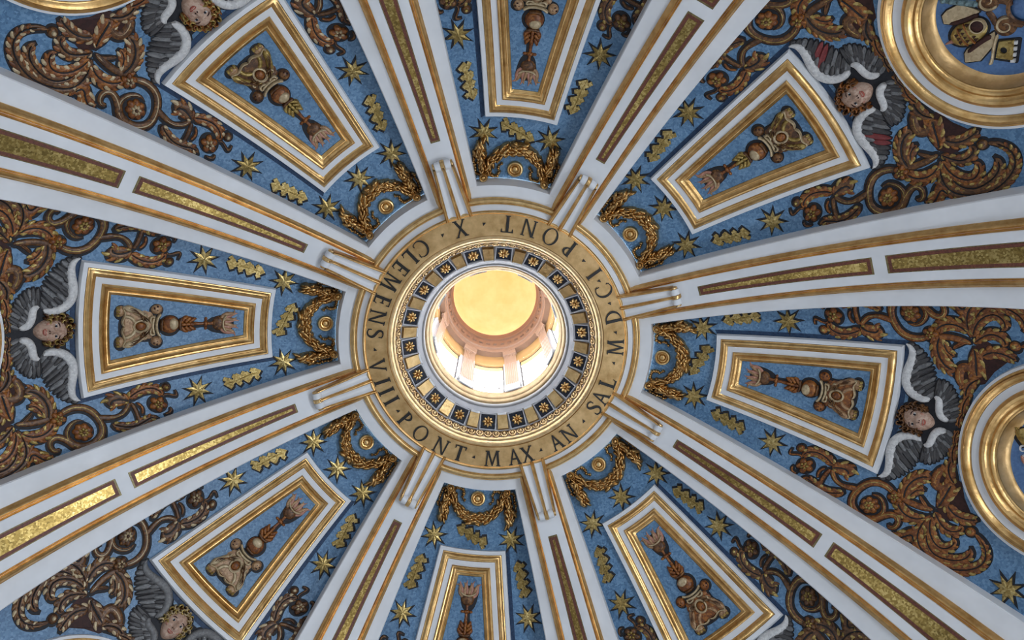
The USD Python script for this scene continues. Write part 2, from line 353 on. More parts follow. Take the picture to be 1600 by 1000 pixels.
def glyph(c):
    T, t = 0.17, 0.088
    if c == 'I': g = [seg((.15, 0), (.15, 1), T), serif(.15, 0), serif(.15, 1)]; w = .30
    elif c == 'L': g = [seg((.15, 0), (.15, 1), T), serif(.15, 0), serif(.15, 1), sbox(.1, 0, .56, t), Polygon([(.5, 0), (.6, .24), (.56, .24), (.46, .05)])]; w = .58
    elif c == 'E': g = [seg((.15, 0), (.15, 1), T), serif(.15, 0), serif(.15, 1), sbox(.1, 0, .54, t), sbox(.1, .94, .52, 1), sbox(.1, .49, .46, .49 + t), sbox(.49, .80, .53, 1), sbox(.43, .40, .47, .64), Polygon([(.5, 0), (.58, .22), (.54, .22), (.46, .05)])]; w = .56
    elif c == 'T': g = [seg((.36, 0), (.36, 1), T), serif(.36, 0), sbox(0, .94, .72, 1), Polygon([(0, 1), (0.02, .78), (.06, .78), (.09, .95)]), Polygon([(.72, 1), (.70, .78), (.66, .78), (.63, .95)])]; w = .72
    elif c == 'N': g = [seg((.13, 0), (.13, 1), t), seg((.72, 0), (.72, 1), t), Polygon([(.06, 1), (.22, 1), (.75, 0), (.64, 0)]), serif(.13, 0, .24), serif(.72, 1, .24), serif(.08, 1, .18)]; w = .82
    elif c == 'M': g = [seg((.10, 0), (.18, 1), t), Polygon([(.14, 1), (.28, 1), (.52, .05), (.44, 0)]), seg((.46, .02), (.74, 1), t), Polygon([(.70, 1), (.84, 1), (.92, 0), (.78, 0)]), serif(.10, 0, .22), serif(.85, 0, .26), serif(.12, 1, .14), serif(.83, 1, .14)]; w = .98
    elif c == 'V': g = [Polygon([(.04, 1), (.20, 1), (.45, .05), (.38, -.02)]), seg((.40, 0), (.68, 1), t), serif(.12, 1, .26), serif(.68, 1, .22)]; w = .78
    elif c == 'A': g = [seg((.10, 0), (.38, 1), t), Polygon([(.34, 1.03), (.42, 1.03), (.74, 0), (.58, 0)]), sbox(.20, .33, .60, .33 + t), serif(.10, 0, .22), serif(.66, 0, .26)]; w = .78
    elif c == 'X': g = [Polygon([(.05, 1), (.21, 1), (.70, 0), (.54, 0)]), seg((.10, 0), (.66, 1), t), serif(.13, 1, .26), serif(.62, 0, .26), serif(.10, 0, .2), serif(.66, 1, .2)]; w = .74
    elif c == 'O': g = [ring_poly(.44, .5, .44, .52, .32, .47)]; w = .88
    elif c == 'C':
        o = ring_poly(.46, .5, .44, .52, .36, .46, .05).difference(Polygon([(.62, .22), (1.2, .12), (1.2, .88), (.62, .78)])); g = [o, sbox(.72, .70, .76, .96), sbox(.72, .06, .76, .24)]; w = .78
    elif c == 'D':
        b = ring_poly(.15, .5, .62, .5, .48, .44).intersection(sbox(.15, 0, 1, 1)); g = [seg((.15, 0), (.15, 1), T), sbox(.02, 0, .2, .05), sbox(.02, .95, .2, 1), b]; w = .78
    elif c == 'P':
        b = ring_poly(.17, .73, .38, .27, .25, .21).intersection(sbox(.15, .4, 1, 1)); g = [seg((.15, 0), (.15, 1), T), serif(.15, 0), sbox(.02, .95, .2, 1), b]; w = .56
    elif c == 'S':
        P = [(.50, .78), (.44, .93), (.28, .975), (.12, .90), (.10, .74), (.24, .58), (.42, .44), (.49, .26), (.40, .08), (.24, .03), (.09, .08), (.04, .24)]
        Q, w_, s_ = spline(P, [.03, .05, .06, .08, .11, .14, .14, .11, .08, .06, .05, .03], 48)
        g = [Point(q).buffer(ww / 2 + .008, 6) for q, ww in zip(Q, w_)]; g += [seg(Q[i], Q[i + 1], (w_[i] + w_[i + 1]) / 2 + .016) for i in range(47)] + [sbox(.47, .72, .52, .94), sbox(.02, .06, .07, .28)]; w = .54
    else: g = [Polygon([(0, .42), (.17, .60), (.2, .40), (.1, .42)])]; w = .2
    return affinity.translate(unary_union(g).buffer(0), -w / 2, 0)


def face_down(theta, r, z):
    """Frame on a level surface seen from below: x clockwise-to-anticlockwise as one reads, y to the axis."""
    et = np.array([math.cos(theta), math.sin(theta), 0]); er = np.array([math.sin(theta), -math.cos(theta), 0])
    A = np.eye(4); A[:3, 0], A[:3, 1], A[:3, 2], A[:3, 3] = -et, -er, (0, 0, -1), r * er + np.array([0, 0, z]); return A


GL = {}
for c, deg in [('X', -16.2), ('.', -24.9), ('C', -36.4), ('L', -43.5), ('E', -50.1), ('M', -58.4), ('E', -67.8), ('N', -76.1), ('S', -84.2), ('.', -91.9), ('V', -100.0), ('I', -108.2), ('I', -113.3), ('I', -118.6), ('.', -124.4),
               ('P', -130.0), ('O', -140.2), ('N', -151.8), ('T', -161.6), ('.', -168.9), ('M', -178.2), ('A', 171.0), ('X', 164.7), ('.', 157.7), ('A', 149.1), ('N', 141.6), ('.', 132.2), ('S', 123.8), ('A', 117.5), ('L', 109.5),
               ('.', 99.6), ('M', 91.6), ('.', 84.6), ('D', 76.8), ('.', 70.2), ('C', 63.6), ('.', 58.2), ('I', 53.9), ('.', 46.1), ('P', 36.8), ('O', 26.6), ('N', 15.9), ('T', 5.7), ('.', -5.0)]:
    if c not in GL: GL[c] = plate(affinity.scale(glyph(c), .236, .230, origin=(0, 0)), 0, 0.008)
    v, f = GL[c]; A = face_down(math.radians(deg), 1.804, 10.088)
    part(frieze, 'stop' if c == '.' else 'letter', (v @ A[:3, :3].T + A[:3, 3], f), 'lettering', smooth=False)

# ---- the cornice between frieze and lantern: mouldings, eggs, rosettes and modillions
corn = put('cornice', lambda p: None, 'oculus_cornice', 'gilt cornice of rosettes and plain gold blocks around the bright oculus', 'cornice', np.eye(4))
part(corn, 'gold_moulding', revolve([(1.527, 10.13)] + bump((1.522, 10.12), (1.455, 10.19), (-.3, -1), 8, 0.03) + [(1.452, 10.2)]), 'moulding_gilding')
part(corn, 'inner_moulding', revolve([(1.455, 10.20)] + bump((1.452, 10.19), (1.425, 10.235), (-.5, -1), 6, 0.012) + [(1.418, 10.25)]), 'moulding_gilding')
E0, E1 = np.array([1.421, 10.24]), np.array([1.371, 10.355])
S0, S1 = np.array([1.371, 10.355]), np.array([1.148, 10.512])
part(corn, 'egg_ground', revolve([tuple(E0), tuple(E1)]), 'brown_mosaic')
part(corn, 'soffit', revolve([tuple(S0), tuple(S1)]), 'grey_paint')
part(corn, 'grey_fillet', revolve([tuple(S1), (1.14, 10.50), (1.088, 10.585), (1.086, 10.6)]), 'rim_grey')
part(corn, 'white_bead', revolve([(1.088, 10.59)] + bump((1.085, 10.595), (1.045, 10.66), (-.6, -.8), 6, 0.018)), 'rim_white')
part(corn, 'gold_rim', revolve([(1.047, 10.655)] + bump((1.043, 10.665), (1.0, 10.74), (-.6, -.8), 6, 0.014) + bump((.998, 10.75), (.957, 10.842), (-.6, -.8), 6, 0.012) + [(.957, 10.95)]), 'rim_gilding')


def on_cone(theta, t, p0, p1):
    """Frame on the cone from p0 (outer) to p1 (inner): x along theta, y outwards, z to the viewer."""
    q = p1 + (p0 - p1) * t; er = np.array([math.sin(theta), -math.cos(theta), 0]); et = np.array([math.cos(theta), math.sin(theta), 0])
    d = (p0 - p1) / np.hypot(*(p0 - p1)); ey = d[0] * er + np.array([0, 0, d[1]])
    A = np.eye(4); A[:3, 0], A[:3, 1], A[:3, 2], A[:3, 3] = et, ey, np.cross(et, ey), q[0] * er + np.array([0, 0, q[1]]); return A


def at(A, m): v, f = m; return v @ A[:3, :3].T + A[:3, 3], f


egg = cat([dome(0, 0.0, .030, .044, .028, n=10, m=4), disc_ring(0, 0, [(.056, 0), (.05, .016), (.040, .014), (.038, 0)], 12, 1.15)])
dart = dome(0, 0, .009, .05, .02, n=6, m=3)
eggs = [at(on_cone(2 * math.pi * i / 72, .52, E0, E1), egg) for i in range(72)] + [at(on_cone(2 * math.pi * (i + .5) / 72, .5, E0, E1), dart) for i in range(72)]
e = part(corn, 'egg_and_dart', cat(eggs), 'moulding_gilding'); tag(e, kind='stuff')
petal = [dome(.052 * math.cos(a), .052 * math.sin(a), .034, .021, .022, .008, n=10, m=4, rot=a) for a in np.arange(8) * math.pi / 4]
flower = cat(petal); heart = dome(0, 0, .022, .022, .03, .012, n=10, m=4)
dark_sq = plate(sbox(-.106, -.114, .106, .112), -0.002, 0.004)
fr_sq = plate(sbox(-.125, -.132, .125, .130).difference(sbox(-.106, -.114, .106, .112)), 0, 0.03)
blk = np.array([(-.075, -.13, 0), (.075, -.13, 0), (.084, .118, 0), (-.084, .118, 0)])
blk_top = blk * [.9, .93, 1] + [0, 0, .05]
modillion = (np.vstack([blk, blk_top]), np.array([(4, 5, 6), (4, 6, 7), (0, 1, 5), (0, 5, 4), (1, 2, 6), (1, 6, 5), (2, 3, 7), (2, 7, 6), (3, 0, 4), (3, 4, 7)]))
for i in range(18):
    A = on_cone(math.radians(-34.5 + 20 * i), .5, S0, S1)
    f_ = part(corn, 'coffer', at(A, fr_sq), 'grey_paint', smooth=False)
    part(f_, 'dark_ground', at(A, dark_sq), 'coffer_mosaic', smooth=False)
    r_ = part(corn, 'rosette', at(A, flower), 'pale_gilding'); part(r_, 'heart', at(A, heart), 'relief_gilding')
    A = on_cone(math.radians(-24.5 + 20 * i), .5, S0, S1)
    b_ = part(corn, 'modillion', at(A, modillion), 'pale_gilding', smooth=False)
    part(b_, 'fillet', at(A, plate(sbox(-.066, -.124, .066, -.098), .049, .06)), 'white_paint', smooth=False)

# ---- the lantern above: drum with eight windows, fluted pilasters, entablature, little dome
UsdGeom.Xform.Define(stage, '/World/wall_lantern'); tag('/World/wall_lantern', kind='structure')
LR, Z0, ZS, ZW, Z1 = 1.03, 10.9, 11.15, 12.95, 13.53
LH = math.radians(14.5)
part('/World/wall_lantern', 'sill_wall', revolve([(LR, ZS), (LR, Z0), (.957, Z0)], 128), 'lantern_white')
part('/World/wall_lantern', 'lintel_wall', revolve([(LR, Z1 + .05), (LR, ZW)], 128), 'lantern_plaster')
for i in range(8):
    a = math.radians(-173.5 + 45.3 * 0 + 45 * i); mid = a + math.radians(22.5)
    part('/World/wall_lantern', 'pier', revolve([(LR, ZW), (LR, ZS)], 6, a + LH, a + math.radians(45) - LH, False), 'lantern_white')
    for t in (a - LH, a + LH):
        part('/World/wall_lantern', 'jamb', grid(np.array([[(r * math.sin(t), -r * math.cos(t), z) for z in (ZS, ZW)] for r in (LR, LR + .12)])), 'lantern_white', smooth=False)
    part('/World/wall_lantern', 'head', revolve([(LR, ZW), (LR + .12, ZW)], 6, a - LH, a + LH, False), 'lantern_plaster')
    fl = []
    for s in range(7):                      # the flutes: seven rounded ridges
        t0 = mid + math.radians(-6.5 + 13 * s / 7); t1 = mid + math.radians(-6.5 + 13 * (s + .72) / 7)
        fl.append(revolve([(.965, Z1), (.965, 11.3)], 2, t0, t1, False)); fl.append(revolve([(.985, Z1), (.985, 11.3)], 2, t1, mid + math.radians(-6.5 + 13 * (s + 1) / 7), False))
    pl = part('/World/wall_lantern', 'pilaster', cat(fl), 'lantern_stone', smooth=False)
    part(pl, 'base', revolve([(1.03, 11.32), (.945, 11.3), (.945, 11.12), (.93, 11.08), (.93, Z0 + .02)], 6, mid - math.radians(8), mid + math.radians(8), False), 'lantern_white')
    part(pl, 'capital', revolve([(1.0, Z1 - .02), (.93, Z1 - .02), (.95, Z1 - .2), (1.0, Z1 - .22)], 6, mid - math.radians(7.6), mid + math.radians(7.6), False), 'lantern_stone')
    w = unique('/World/window_%d' % (i + 1)); UsdGeom.Xform.Define(stage, w); tag(w, kind='structure')
    part(w, 'frame', cat([revolve([(LR + .05, z + .02), (LR + .05, z - .02)], 6, a - LH, a + LH, False) for z in (ZW - .02, 11.62)] + [revolve([(LR + .05, ZW), (LR + .05, ZS)], 2, t - .012, t + .012, False) for t in (a - LH + .01, a + LH - .01)]), 'iron')
    part(w, 'pane', revolve([(LR + .06, ZW), (LR + .06, ZS)], 6, a - LH, a + LH, False), 'glass')
part('/World', 'trim_1', revolve([(1.05, Z1 + .01), (.93, Z1), (.925, 13.75), (.90, 13.77), (.90, 13.80)] + bump((.90, 13.82), (.89, 14.3), (-1, 0), 4, 0.0) + [(.86, 14.33), (.86, 14.40)] + bump((.86, 14.42), (.87, 14.7), (-1, 0), 6, .04) + [(.95, 14.74), (.965, 15.0)], 128), 'lantern_stone'); tag('/World/trim_1', kind='structure')
dent = cat([at(on_cone(2 * math.pi * i / 40, .5, np.array([.90, 13.9]), np.array([.893, 14.2])), plate(sbox(-.035, -.06, .035, .06), 0, .03)) for i in range(40)])
part('/World', 'trim_2', dent, 'lantern_stone', smooth=False); tag('/World/trim_2', kind='structure')
part('/World', 'ceiling_lantern', revolve([(.95 * math.cos(t), 15.0 + .95 * math.sin(t)) for t in np.linspace(0, math.pi / 2 - .0005, 24)], 96), 'lantern_vault', smooth=True); tag('/World/ceiling_lantern', kind='structure')

for i in range(8):                            # warm floodlights on the ledge of the lantern's cornice
    t = 2 * math.pi * (i + .5) / 8
    L = UsdLux.SphereLight.Define(stage, '/World/cornice_lamp_%03d' % i); L.CreateRadiusAttr(0.03); L.CreateIntensityAttr(LAMP); L.CreateColorAttr(Gf.Vec3f(1.0, 0.66, 0.42))
    UsdGeom.XformCommonAPI(L).SetTranslate(Gf.Vec3d(.895 * math.sin(t), -.895 * math.cos(t), 14.83))

# ================================================================== ribs and brackets
RIBNAME = {1: 'rising to the top edge left of centre', 2: 'running to the upper right', 3: 'running to the right edge', 4: 'running to the lower right corner', 5: 'dropping to the bottom edge right of centre',
           6: 'dropping to the bottom edge left of centre', 7: 'running to the left edge, lower one', 8: 'running to the left edge, upper one'}
wE = lambda y: .40 + .057 * (y - 2.9)
wO = lambda y: .272 + .026 * (y - 2.9)
wI = lambda y: .191 + .019 * (y - 2.9)
wB = lambda y: .068 + .0185 * (y - 3.1)
YR = np.linspace(2.12, 10.5, 86)


def lengthwise(prof, ys=YR):
    """prof(y) -> [(x, h)] from left to right."""
    R = np.array([[(x, y, h) for x, h in prof(y)] for y in ys]); return grid(np.swapaxes(R, 0, 1))


def rib_build(p):
    A0 = frame0(0, 2.2)
    T = lambda m: to(A0, m)
    part(p, 'body', T(lengthwise(lambda y: [(-wE(y), 0.0), (-wE(y), .275), (-wE(y) + .012, .29), (-wO(y), .29), (-wI(y), .35), (-wI(y) + .02, .36), (wI(y) - .02, .36), (wI(y), .35), (wO(y), .29), (wE(y) - .012, .29), (wE(y), .275), (wE(y), 0.0)])), 'white_paint')
    for s in (-1, 1):
        def pr(y):
            a, b = wO(y), wI(y); d = a - b
            q = [(a, .28), (a, .305), (a - .12 * d, .312), (a - .2 * d, .330), (a - .38 * d, .352), (a - .55 * d, .358), (a - .72 * d, .346), (a - .78 * d, .336), (a - .92 * d, .352), (b, .362), (b - .004, .35)]
            return [(s * x, h) for x, h in q][::-s]
        part(p, 'gold_moulding', T(lengthwise(pr)), 'gilding')
    for y0, y1 in ((3.13, 5.44), (5.60, 10.2)):
        ys = np.linspace(y0, y1, 26)
        in_ = part(p, 'inlay', T(cat([lengthwise(lambda y: [(-wB(y), .355), (-wB(y), .365), (wB(y), .365), (wB(y), .355)], ys)])), 'olive_mosaic', smooth=False)
        ys = np.linspace(y0 + .025, y1 - .025, 26)
        part(in_, 'red_border', T(lengthwise(lambda y: [(-wB(y) + .012, .36), (-wB(y) + .012, .3685), (wB(y) - .012, .3685), (wB(y) - .012, .36)], ys)), 'red_mosaic', smooth=False)
        ys = np.linspace(y0 + .065, y1 - .065, 26)
        q = lambda y: max(.018, wB(y) - .052)
        part(in_, 'gold_field', T(lengthwise(lambda y: [(-q(y), .36), (-q(y), .372), (q(y), .372), (q(y), .36)], ys)), 'gold_mosaic', smooth=False)


def bracket_build(p):
    A0 = frame0(0, 2.45, .36)
    T = lambda m: to(A0, m)
    ys = np.concatenate([np.linspace(1.98, 2.62, 14), np.linspace(2.65, 2.80, 8)])
    hc = lambda y: .45 + .03 * math.sin((y - 1.98) / .82 * math.pi * .9) + (.035 * max(0, (y - 2.62) / .18) ** 2)
    k = lambda y: 1.0 - .27 * (y - 1.98) / .85
    def strip(x0, x1, rise, base=.28):
        def pr(y):
            a, b, h = x0 * k(y), x1 * k(y), hc(y)
            return [(a, base), (a, h - .004)] + [(a + (b - a) * t, h + rise * math.sin(math.pi * t)) for t in np.linspace(.08, .92, 6)] + [(b, h - .004), (b, base)]
        return lengthwise(pr, ys)
    part(p, 'body', T(cat([strip(-.156, -.03, -.035), strip(.03, .156, -.035)])), 'white_paint')
    part(p, 'gold_edge', T(cat([strip(-.205, -.152, .026)])), 'gilding')
    part(p, 'gold_edge', T(cat([strip(.152, .205, .026)])), 'gilding')
    part(p, 'gold_ridge', T(strip(-.032, .032, .036)), 'gilding')
    def roll(x0, x1, r, y=2.81, h=.435, n=14):
        a = np.linspace(0, 2 * math.pi, n, endpoint=False)
        R = np.array([[(x, y + rr * math.cos(t), h + rr * math.sin(t)) for t in a] for x, rr in ((x0, .001), (x0, r * .9), (x0 + .008, r), (x1 - .008, r), (x1, r * .9), (x1, .001))])
        v, f = grid(R, close_j=True); return v, f
    part(p, 'scroll', T(cat([roll(-.118, -.028, .070), roll(.028, .118, .070)])), 'white_paint')
    part(p, 'gold_scroll', T(cat([roll(-.028, .028, .080), roll(-.146, -.116, .055), roll(.116, .146, .055)])), 'pale_gilding')


for k in range(1, 9):
    R = rotz(TH[k - 1])
    put('rib', rib_build, 'dome_rib', 'white rib with gold mouldings and inlays, ' + RIBNAME[k], 'rib', R @ frame0(0, 2.2), 'white and gold ribs of the dome')
    put('bracket', bracket_build, 'scroll_bracket', 'white and gold scroll bracket on the rib ' + RIBNAME[k], 'bracket', R @ frame0(0, 2.45, .36), 'scroll brackets against the lettered band')

# ================================================================== panel frames and their candelabra
def trap(d):
    """Corners of the panel outline inset by d: inner left, inner right, outer right, outer left."""
    y0, y1, a0, a1 = 3.25, 5.60, .478, .828
    sl = (a1 - a0) / (y1 - y0); c = math.sqrt(1 + sl * sl)
    x = lambda y: a0 + sl * (y - y0) - d * c
    return [(-x(y0 + d), y0 + d), (x(y0 + d), y0 + d), (x(y1 - d), y1 - d), (-x(y1 - d), y1 - d)]


def loop(prof, n=(8, 18)):
    P = []
    for d, h in prof:
        c = trap(d); row = []
        for i in range(4):
            a, b = np.array(c[i]), np.array(c[(i + 1) % 4])
            for t in np.linspace(0, 1, n[i % 2], endpoint=False): row.append((*(a + (b - a) * t), h))
        P.append(row)
    R = np.swapaxes(np.array(P), 0, 1)          # (around, across)
    return grid(R, close_i=True)


def panel_build(p):
    A0 = frame0(0, 4.4); T = lambda m: to(A0, m)
    part(p, 'outer_band', T(loop([(-.012, 0), (-.006, .06), (0, .075), (.05, .075), (.058, .055)])), 'white_paint')
    part(p, 'gold_moulding', T(loop([(.056, .05), (.058, .072), (.07, .075), (.085, .094), (.105, .100), (.122, .092), (.128, .078), (.14, .074), (.15, .066), (.157, .06), (.157, .05)])), 'gilding')
    part(p, 'inner_band', T(loop([(.155, .062), (.232, .062)])), 'white_paint')
    part(p, 'inner_gold_moulding', T(loop([(.230, .06), (.232, .078), (.245, .086), (.262, .080), (.27, .066), (.29, .050), (.305, .044), (.312, .050), (.325, .050), (.333, .040), (.345, .036), (.358, .024), (.36, .012)])), 'gilding')
    c = trap(.355); ys = np.linspace(c[0][1], c[2][1], 16)
    xs = lambda y: c[1][0] + (c[2][0] - c[1][0]) * (y - c[0][1]) / (c[2][1] - c[0][1])
    part(p, 'mosaic_field', T(lengthwise(lambda y: [(xs(y) * t, .014) for t in np.linspace(-1, 1, 7)], ys)), 'blue_mosaic')
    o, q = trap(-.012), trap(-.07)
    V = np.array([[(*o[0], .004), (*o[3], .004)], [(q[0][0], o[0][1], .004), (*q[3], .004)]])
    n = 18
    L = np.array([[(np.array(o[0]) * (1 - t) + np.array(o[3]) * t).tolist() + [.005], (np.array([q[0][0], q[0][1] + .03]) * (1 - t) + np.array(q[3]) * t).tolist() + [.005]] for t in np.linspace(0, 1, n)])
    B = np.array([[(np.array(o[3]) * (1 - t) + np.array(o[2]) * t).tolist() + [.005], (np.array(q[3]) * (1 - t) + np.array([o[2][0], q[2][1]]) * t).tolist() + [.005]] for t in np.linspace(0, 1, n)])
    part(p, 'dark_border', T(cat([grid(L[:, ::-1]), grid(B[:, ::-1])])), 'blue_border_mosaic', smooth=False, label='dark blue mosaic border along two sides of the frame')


def candelabrum_builder(ped, mask, calyx):
  def build(p):
      A0 = frame0(0, 4.4, .014); B = .014
      T = lambda m: to(A0, (np.asarray(m[0]) + [0, 0, B], m[1]))
      both = lambda f: cat([f, mirror(f)])
      # dark mosaic ground behind the whole figure, its edge set off to one side
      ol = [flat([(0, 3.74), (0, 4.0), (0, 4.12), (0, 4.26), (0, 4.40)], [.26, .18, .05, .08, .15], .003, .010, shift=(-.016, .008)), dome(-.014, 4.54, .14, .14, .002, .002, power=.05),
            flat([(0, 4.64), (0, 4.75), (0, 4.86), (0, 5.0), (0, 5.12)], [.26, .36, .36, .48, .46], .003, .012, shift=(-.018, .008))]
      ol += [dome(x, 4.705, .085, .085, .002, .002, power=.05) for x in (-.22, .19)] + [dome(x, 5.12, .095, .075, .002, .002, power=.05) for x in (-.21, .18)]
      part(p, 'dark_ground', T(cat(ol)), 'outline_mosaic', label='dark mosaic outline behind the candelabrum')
      fl = []
      for i, t in enumerate(np.linspace(-1, 1, 8)):
          fl.append(stroke([(t * .07, 3.90), (t * .125, 3.81), (t * .145 + .014 * (-1) ** i, 3.75), (t * .185, 3.665 + .025 * (i % 2) + .05 * t * t)], [.045, .055, .04, .006], .02 + .008 * (i % 2), cap=0))
      part(p, 'flame', T(cat(fl[::2])), 'pink_mosaic'); part(p, 'flame', T(cat(fl[1::2])), 'tan_mosaic')
      part(p, 'bowl', T(dome(0, 3.93, .098, .088, .05, n=24)), 'brown_mosaic')
      part(p, 'rim', T(stroke([(-.115, 3.835), (-.06, 3.872), (0, 3.882), (.06, 3.872), (.115, 3.835)], [.02, .026, .028, .026, .02], .02, .035)), 'cream_mosaic')
      part(p, 'stem', T(stroke([(0, 4.0), (0, 4.1), (0, 4.25)], [.05, .036, .055], .025, cap=0)), 'orange_mosaic')
      part(p, 'knob', T(cat([dome(0, 4.095, .045, .03, .04), dome(-.06, 4.095, .028, .02, .025), dome(.06, 4.095, .028, .02, .025)])), 'orange_mosaic')
      lf = []
      for j, y in enumerate((4.25, 4.30, 4.35)):
          for x in (-1, 0, 1): lf.append(stroke([(x * .025, y + .05), (x * (.060 + .010 * j), y + .01), (x * (.072 + .014 * j), y - .035)], [.04, .052, .012], .03, .012, cap=0))
      part(p, 'calyx', T(cat(lf)), calyx)
      part(p, 'collar', T(stroke([(-.085, 4.395), (0, 4.42), (.085, 4.395)], [.03, .045, .03], .03, .02)), 'brown_mosaic')
      part(p, 'globe', T(dome(0, 4.535, .116, .112, .075, n=28, m=9)), 'orange_mosaic', label='golden globe'); part(p, 'globe_cap', T(dome(.015, 4.505, .075, .06, .03, .062, n=20)), 'cream_mosaic')
      part(p, 'collar', T(stroke([(-.075, 4.632), (0, 4.642), (.075, 4.632)], [.03, .035, .03], .03, .03)), 'brown_mosaic')
      part(p, 'crest', T(cat([stroke([(-.15, 4.65), (-.08, 4.69), (0, 4.70), (.08, 4.69), (.15, 4.65)], [.04, .034, .034, .034, .04], .03, .02), stroke([(-.13, 4.72), (0, 4.745), (.13, 4.72)], [.03, .04, .03], .03, .015)])), 'cream_mosaic')
      for s in (-1, 1):
          h_ = part(p, 'putto_head', T(dome(s * .205, 4.70, .066, .070, .05, n=18)), ped)
          part(h_, 'features', T(cat([dome(s * .225 + d, 4.70, .012, .010, .008, .045, n=8, m=3) for d in (-.022, .022)] + [dome(s * .225, 4.735, .016, .008, .008, .04, n=8, m=3)])), 'maroon_mosaic')
      body = stroke([(0, 4.73), (0, 4.80), (0, 4.90), (0, 5.01), (0, 5.09)], [.28, .37, .38, .53, .48], .035, n=24, m=15, lobes=4, lobe=.1)
      part(p, 'pedestal', T(body), ped)
      mk = [stroke([(.05, 4.80), (.12, 4.84), (.17, 4.91), (.225, 5.02), (.24, 5.09)], [.02, .05, .07, .08, .03], .03, .03, lobes=3), stroke([(.04, 4.96), (.09, 4.98), (.13, 5.04), (.12, 5.09)], [.02, .05, .05, .02], .03, .03),
            stroke([(.03, 4.76), (.075, 4.78), (.11, 4.77), (.115, 4.74), (.09, 4.735)], [.02, .026, .03, .026, .015], .025, .035), stroke([(.09, 4.86), (.135, 4.87), (.15, 4.84), (.125, 4.825)], [.02, .024, .024, .014], .02, .045)]
      part(p, 'mask_leaves', T(both(cat(mk[:2]))), mask); part(p, 'volute', T(both(cat(mk[2:]))), 'cream_mosaic'); part(p, 'leaf_rib', T(both(cat([stroke([(.06, 4.815 + d), (.125 + d / 2, 4.86 + d), (.18 + d, 4.93 + d), (.21 + d / 2, 5.02 + d / 2)], [.008, .014, .014, .006], .012, .062, m=5) for d in (-.02, .012, .04)]))), 'brown_mosaic', kind='stuff')
      part(p, 'wavy_edge', T(both(stroke([(0, 5.075), (.07, 5.10), (.12, 5.085), (.18, 5.075), (.235, 5.10), (.25, 5.055)], [.024] * 6, .03, .025))), 'cream_mosaic')
      s_ = part(p, 'shell', T(disc_ring(0, 4.888, [(.088, .02), (.082, .05), (.07, .055), (.058, .04)], 28, 1.15)), 'cream_mosaic')
      part(s_, 'boss', T(dome(0, 4.888, .055, .062, .035, .03)), 'orange_mosaic')
      for s in (-1, 1):
          f_ = part(p, 'paw', T(dome(s * .195, 5.118, .07, .055, .04, n=18)), 'tan_mosaic')
          part(f_, 'toes', T(cat([dome(s * .195 + d, 5.150, .022, .024, .035, .015, n=10, m=4) for d in (-.045, 0, .045)])), 'ochre_mosaic')
  return build


CAND = {1: 0, 5: 0, 6: 0, 7: 0, 2: 1, 8: 1, 3: 2, 4: 2}
CLOOK = [('tan_mosaic', 'cream_mosaic', 'orange_mosaic'), ('brown_mosaic', 'ochre_mosaic', 'ochre_mosaic'), ('orange_mosaic', 'tan_mosaic', 'orange_mosaic')]
for k in range(1, 9):
    R = rotz(BAYTH[k])
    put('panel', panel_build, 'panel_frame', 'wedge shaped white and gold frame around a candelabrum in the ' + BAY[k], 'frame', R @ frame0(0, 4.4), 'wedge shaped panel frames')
    put(('candelabrum', CAND[k]), candelabrum_builder(*CLOOK[CAND[k]]), 'candelabrum_mosaic', 'flaming candelabrum in the wedge shaped panel of the ' + BAY[k], 'mosaic', R @ frame0(0, 4.4, .014), 'candelabra in the panels')

# ================================================================== stars and oak sprigs
def star_mesh(R, r, h0, ht, hb, a0=0.0):
    V = [(0, 0, ht)]
    for i in range(16):
        q = R if i % 2 == 0 else r; a = a0 + i * math.pi / 8; V.append((q * math.cos(a), q * math.sin(a), hb if i % 2 == 0 else hb))
    V += [(x, y, h0) for x, y, _ in V[1:]]
    F = [(0, 1 + i, 1 + (i + 1) % 16) for i in range(16)]
    for i in range(16): a, b = 1 + i, 1 + (i + 1) % 16; F += [(a, a + 16, b + 16), (a, b + 16, b)]
    return np.array(V, float), np.array(F)


def star_build(p):
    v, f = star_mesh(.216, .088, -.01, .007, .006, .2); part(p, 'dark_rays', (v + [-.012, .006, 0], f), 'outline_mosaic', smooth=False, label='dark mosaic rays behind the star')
    part(p, 'gold_star', star_mesh(.154, .072, -.01, .022, .012, .2), 'star_mosaic', smooth=False)


def sprig_poly():
    g = []
    for i, y in enumerate((-.165, -.055, .055, .165)):
        q = .118 - .010 * abs(i - 1.5)
        for x, yy, w_, r in ((.010 * (-1) ** i, y, q, 42 + 6 * (-1) ** i), (.058, y + .034, .050, 52), (-.058, y - .004, .050, 36)):
            g.append(affinity.rotate(sbox(x - w_ / 2, yy - w_ / 2, x + w_ / 2, yy + w_ / 2), r, origin=(x, yy)))
    return affinity.scale(unary_union(g).simplify(.003), 1.02, 1.10, origin=(0, 0))


SPRIG = sprig_poly()


def sprig_build(p):
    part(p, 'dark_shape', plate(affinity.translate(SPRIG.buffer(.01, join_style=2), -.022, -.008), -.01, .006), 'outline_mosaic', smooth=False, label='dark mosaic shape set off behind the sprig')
    s_ = part(p, 'gold_sprig', plate(SPRIG, -.01, .013), 'star_mosaic', smooth=False)
    part(s_, 'midrib', (lambda m: (m[0], m[1]))(stroke([(0, -.2), (.006, -.07), (-.006, .07), (0, .22)], [.012, .016, .014, .006], .006, .012)), 'gold_mosaic')


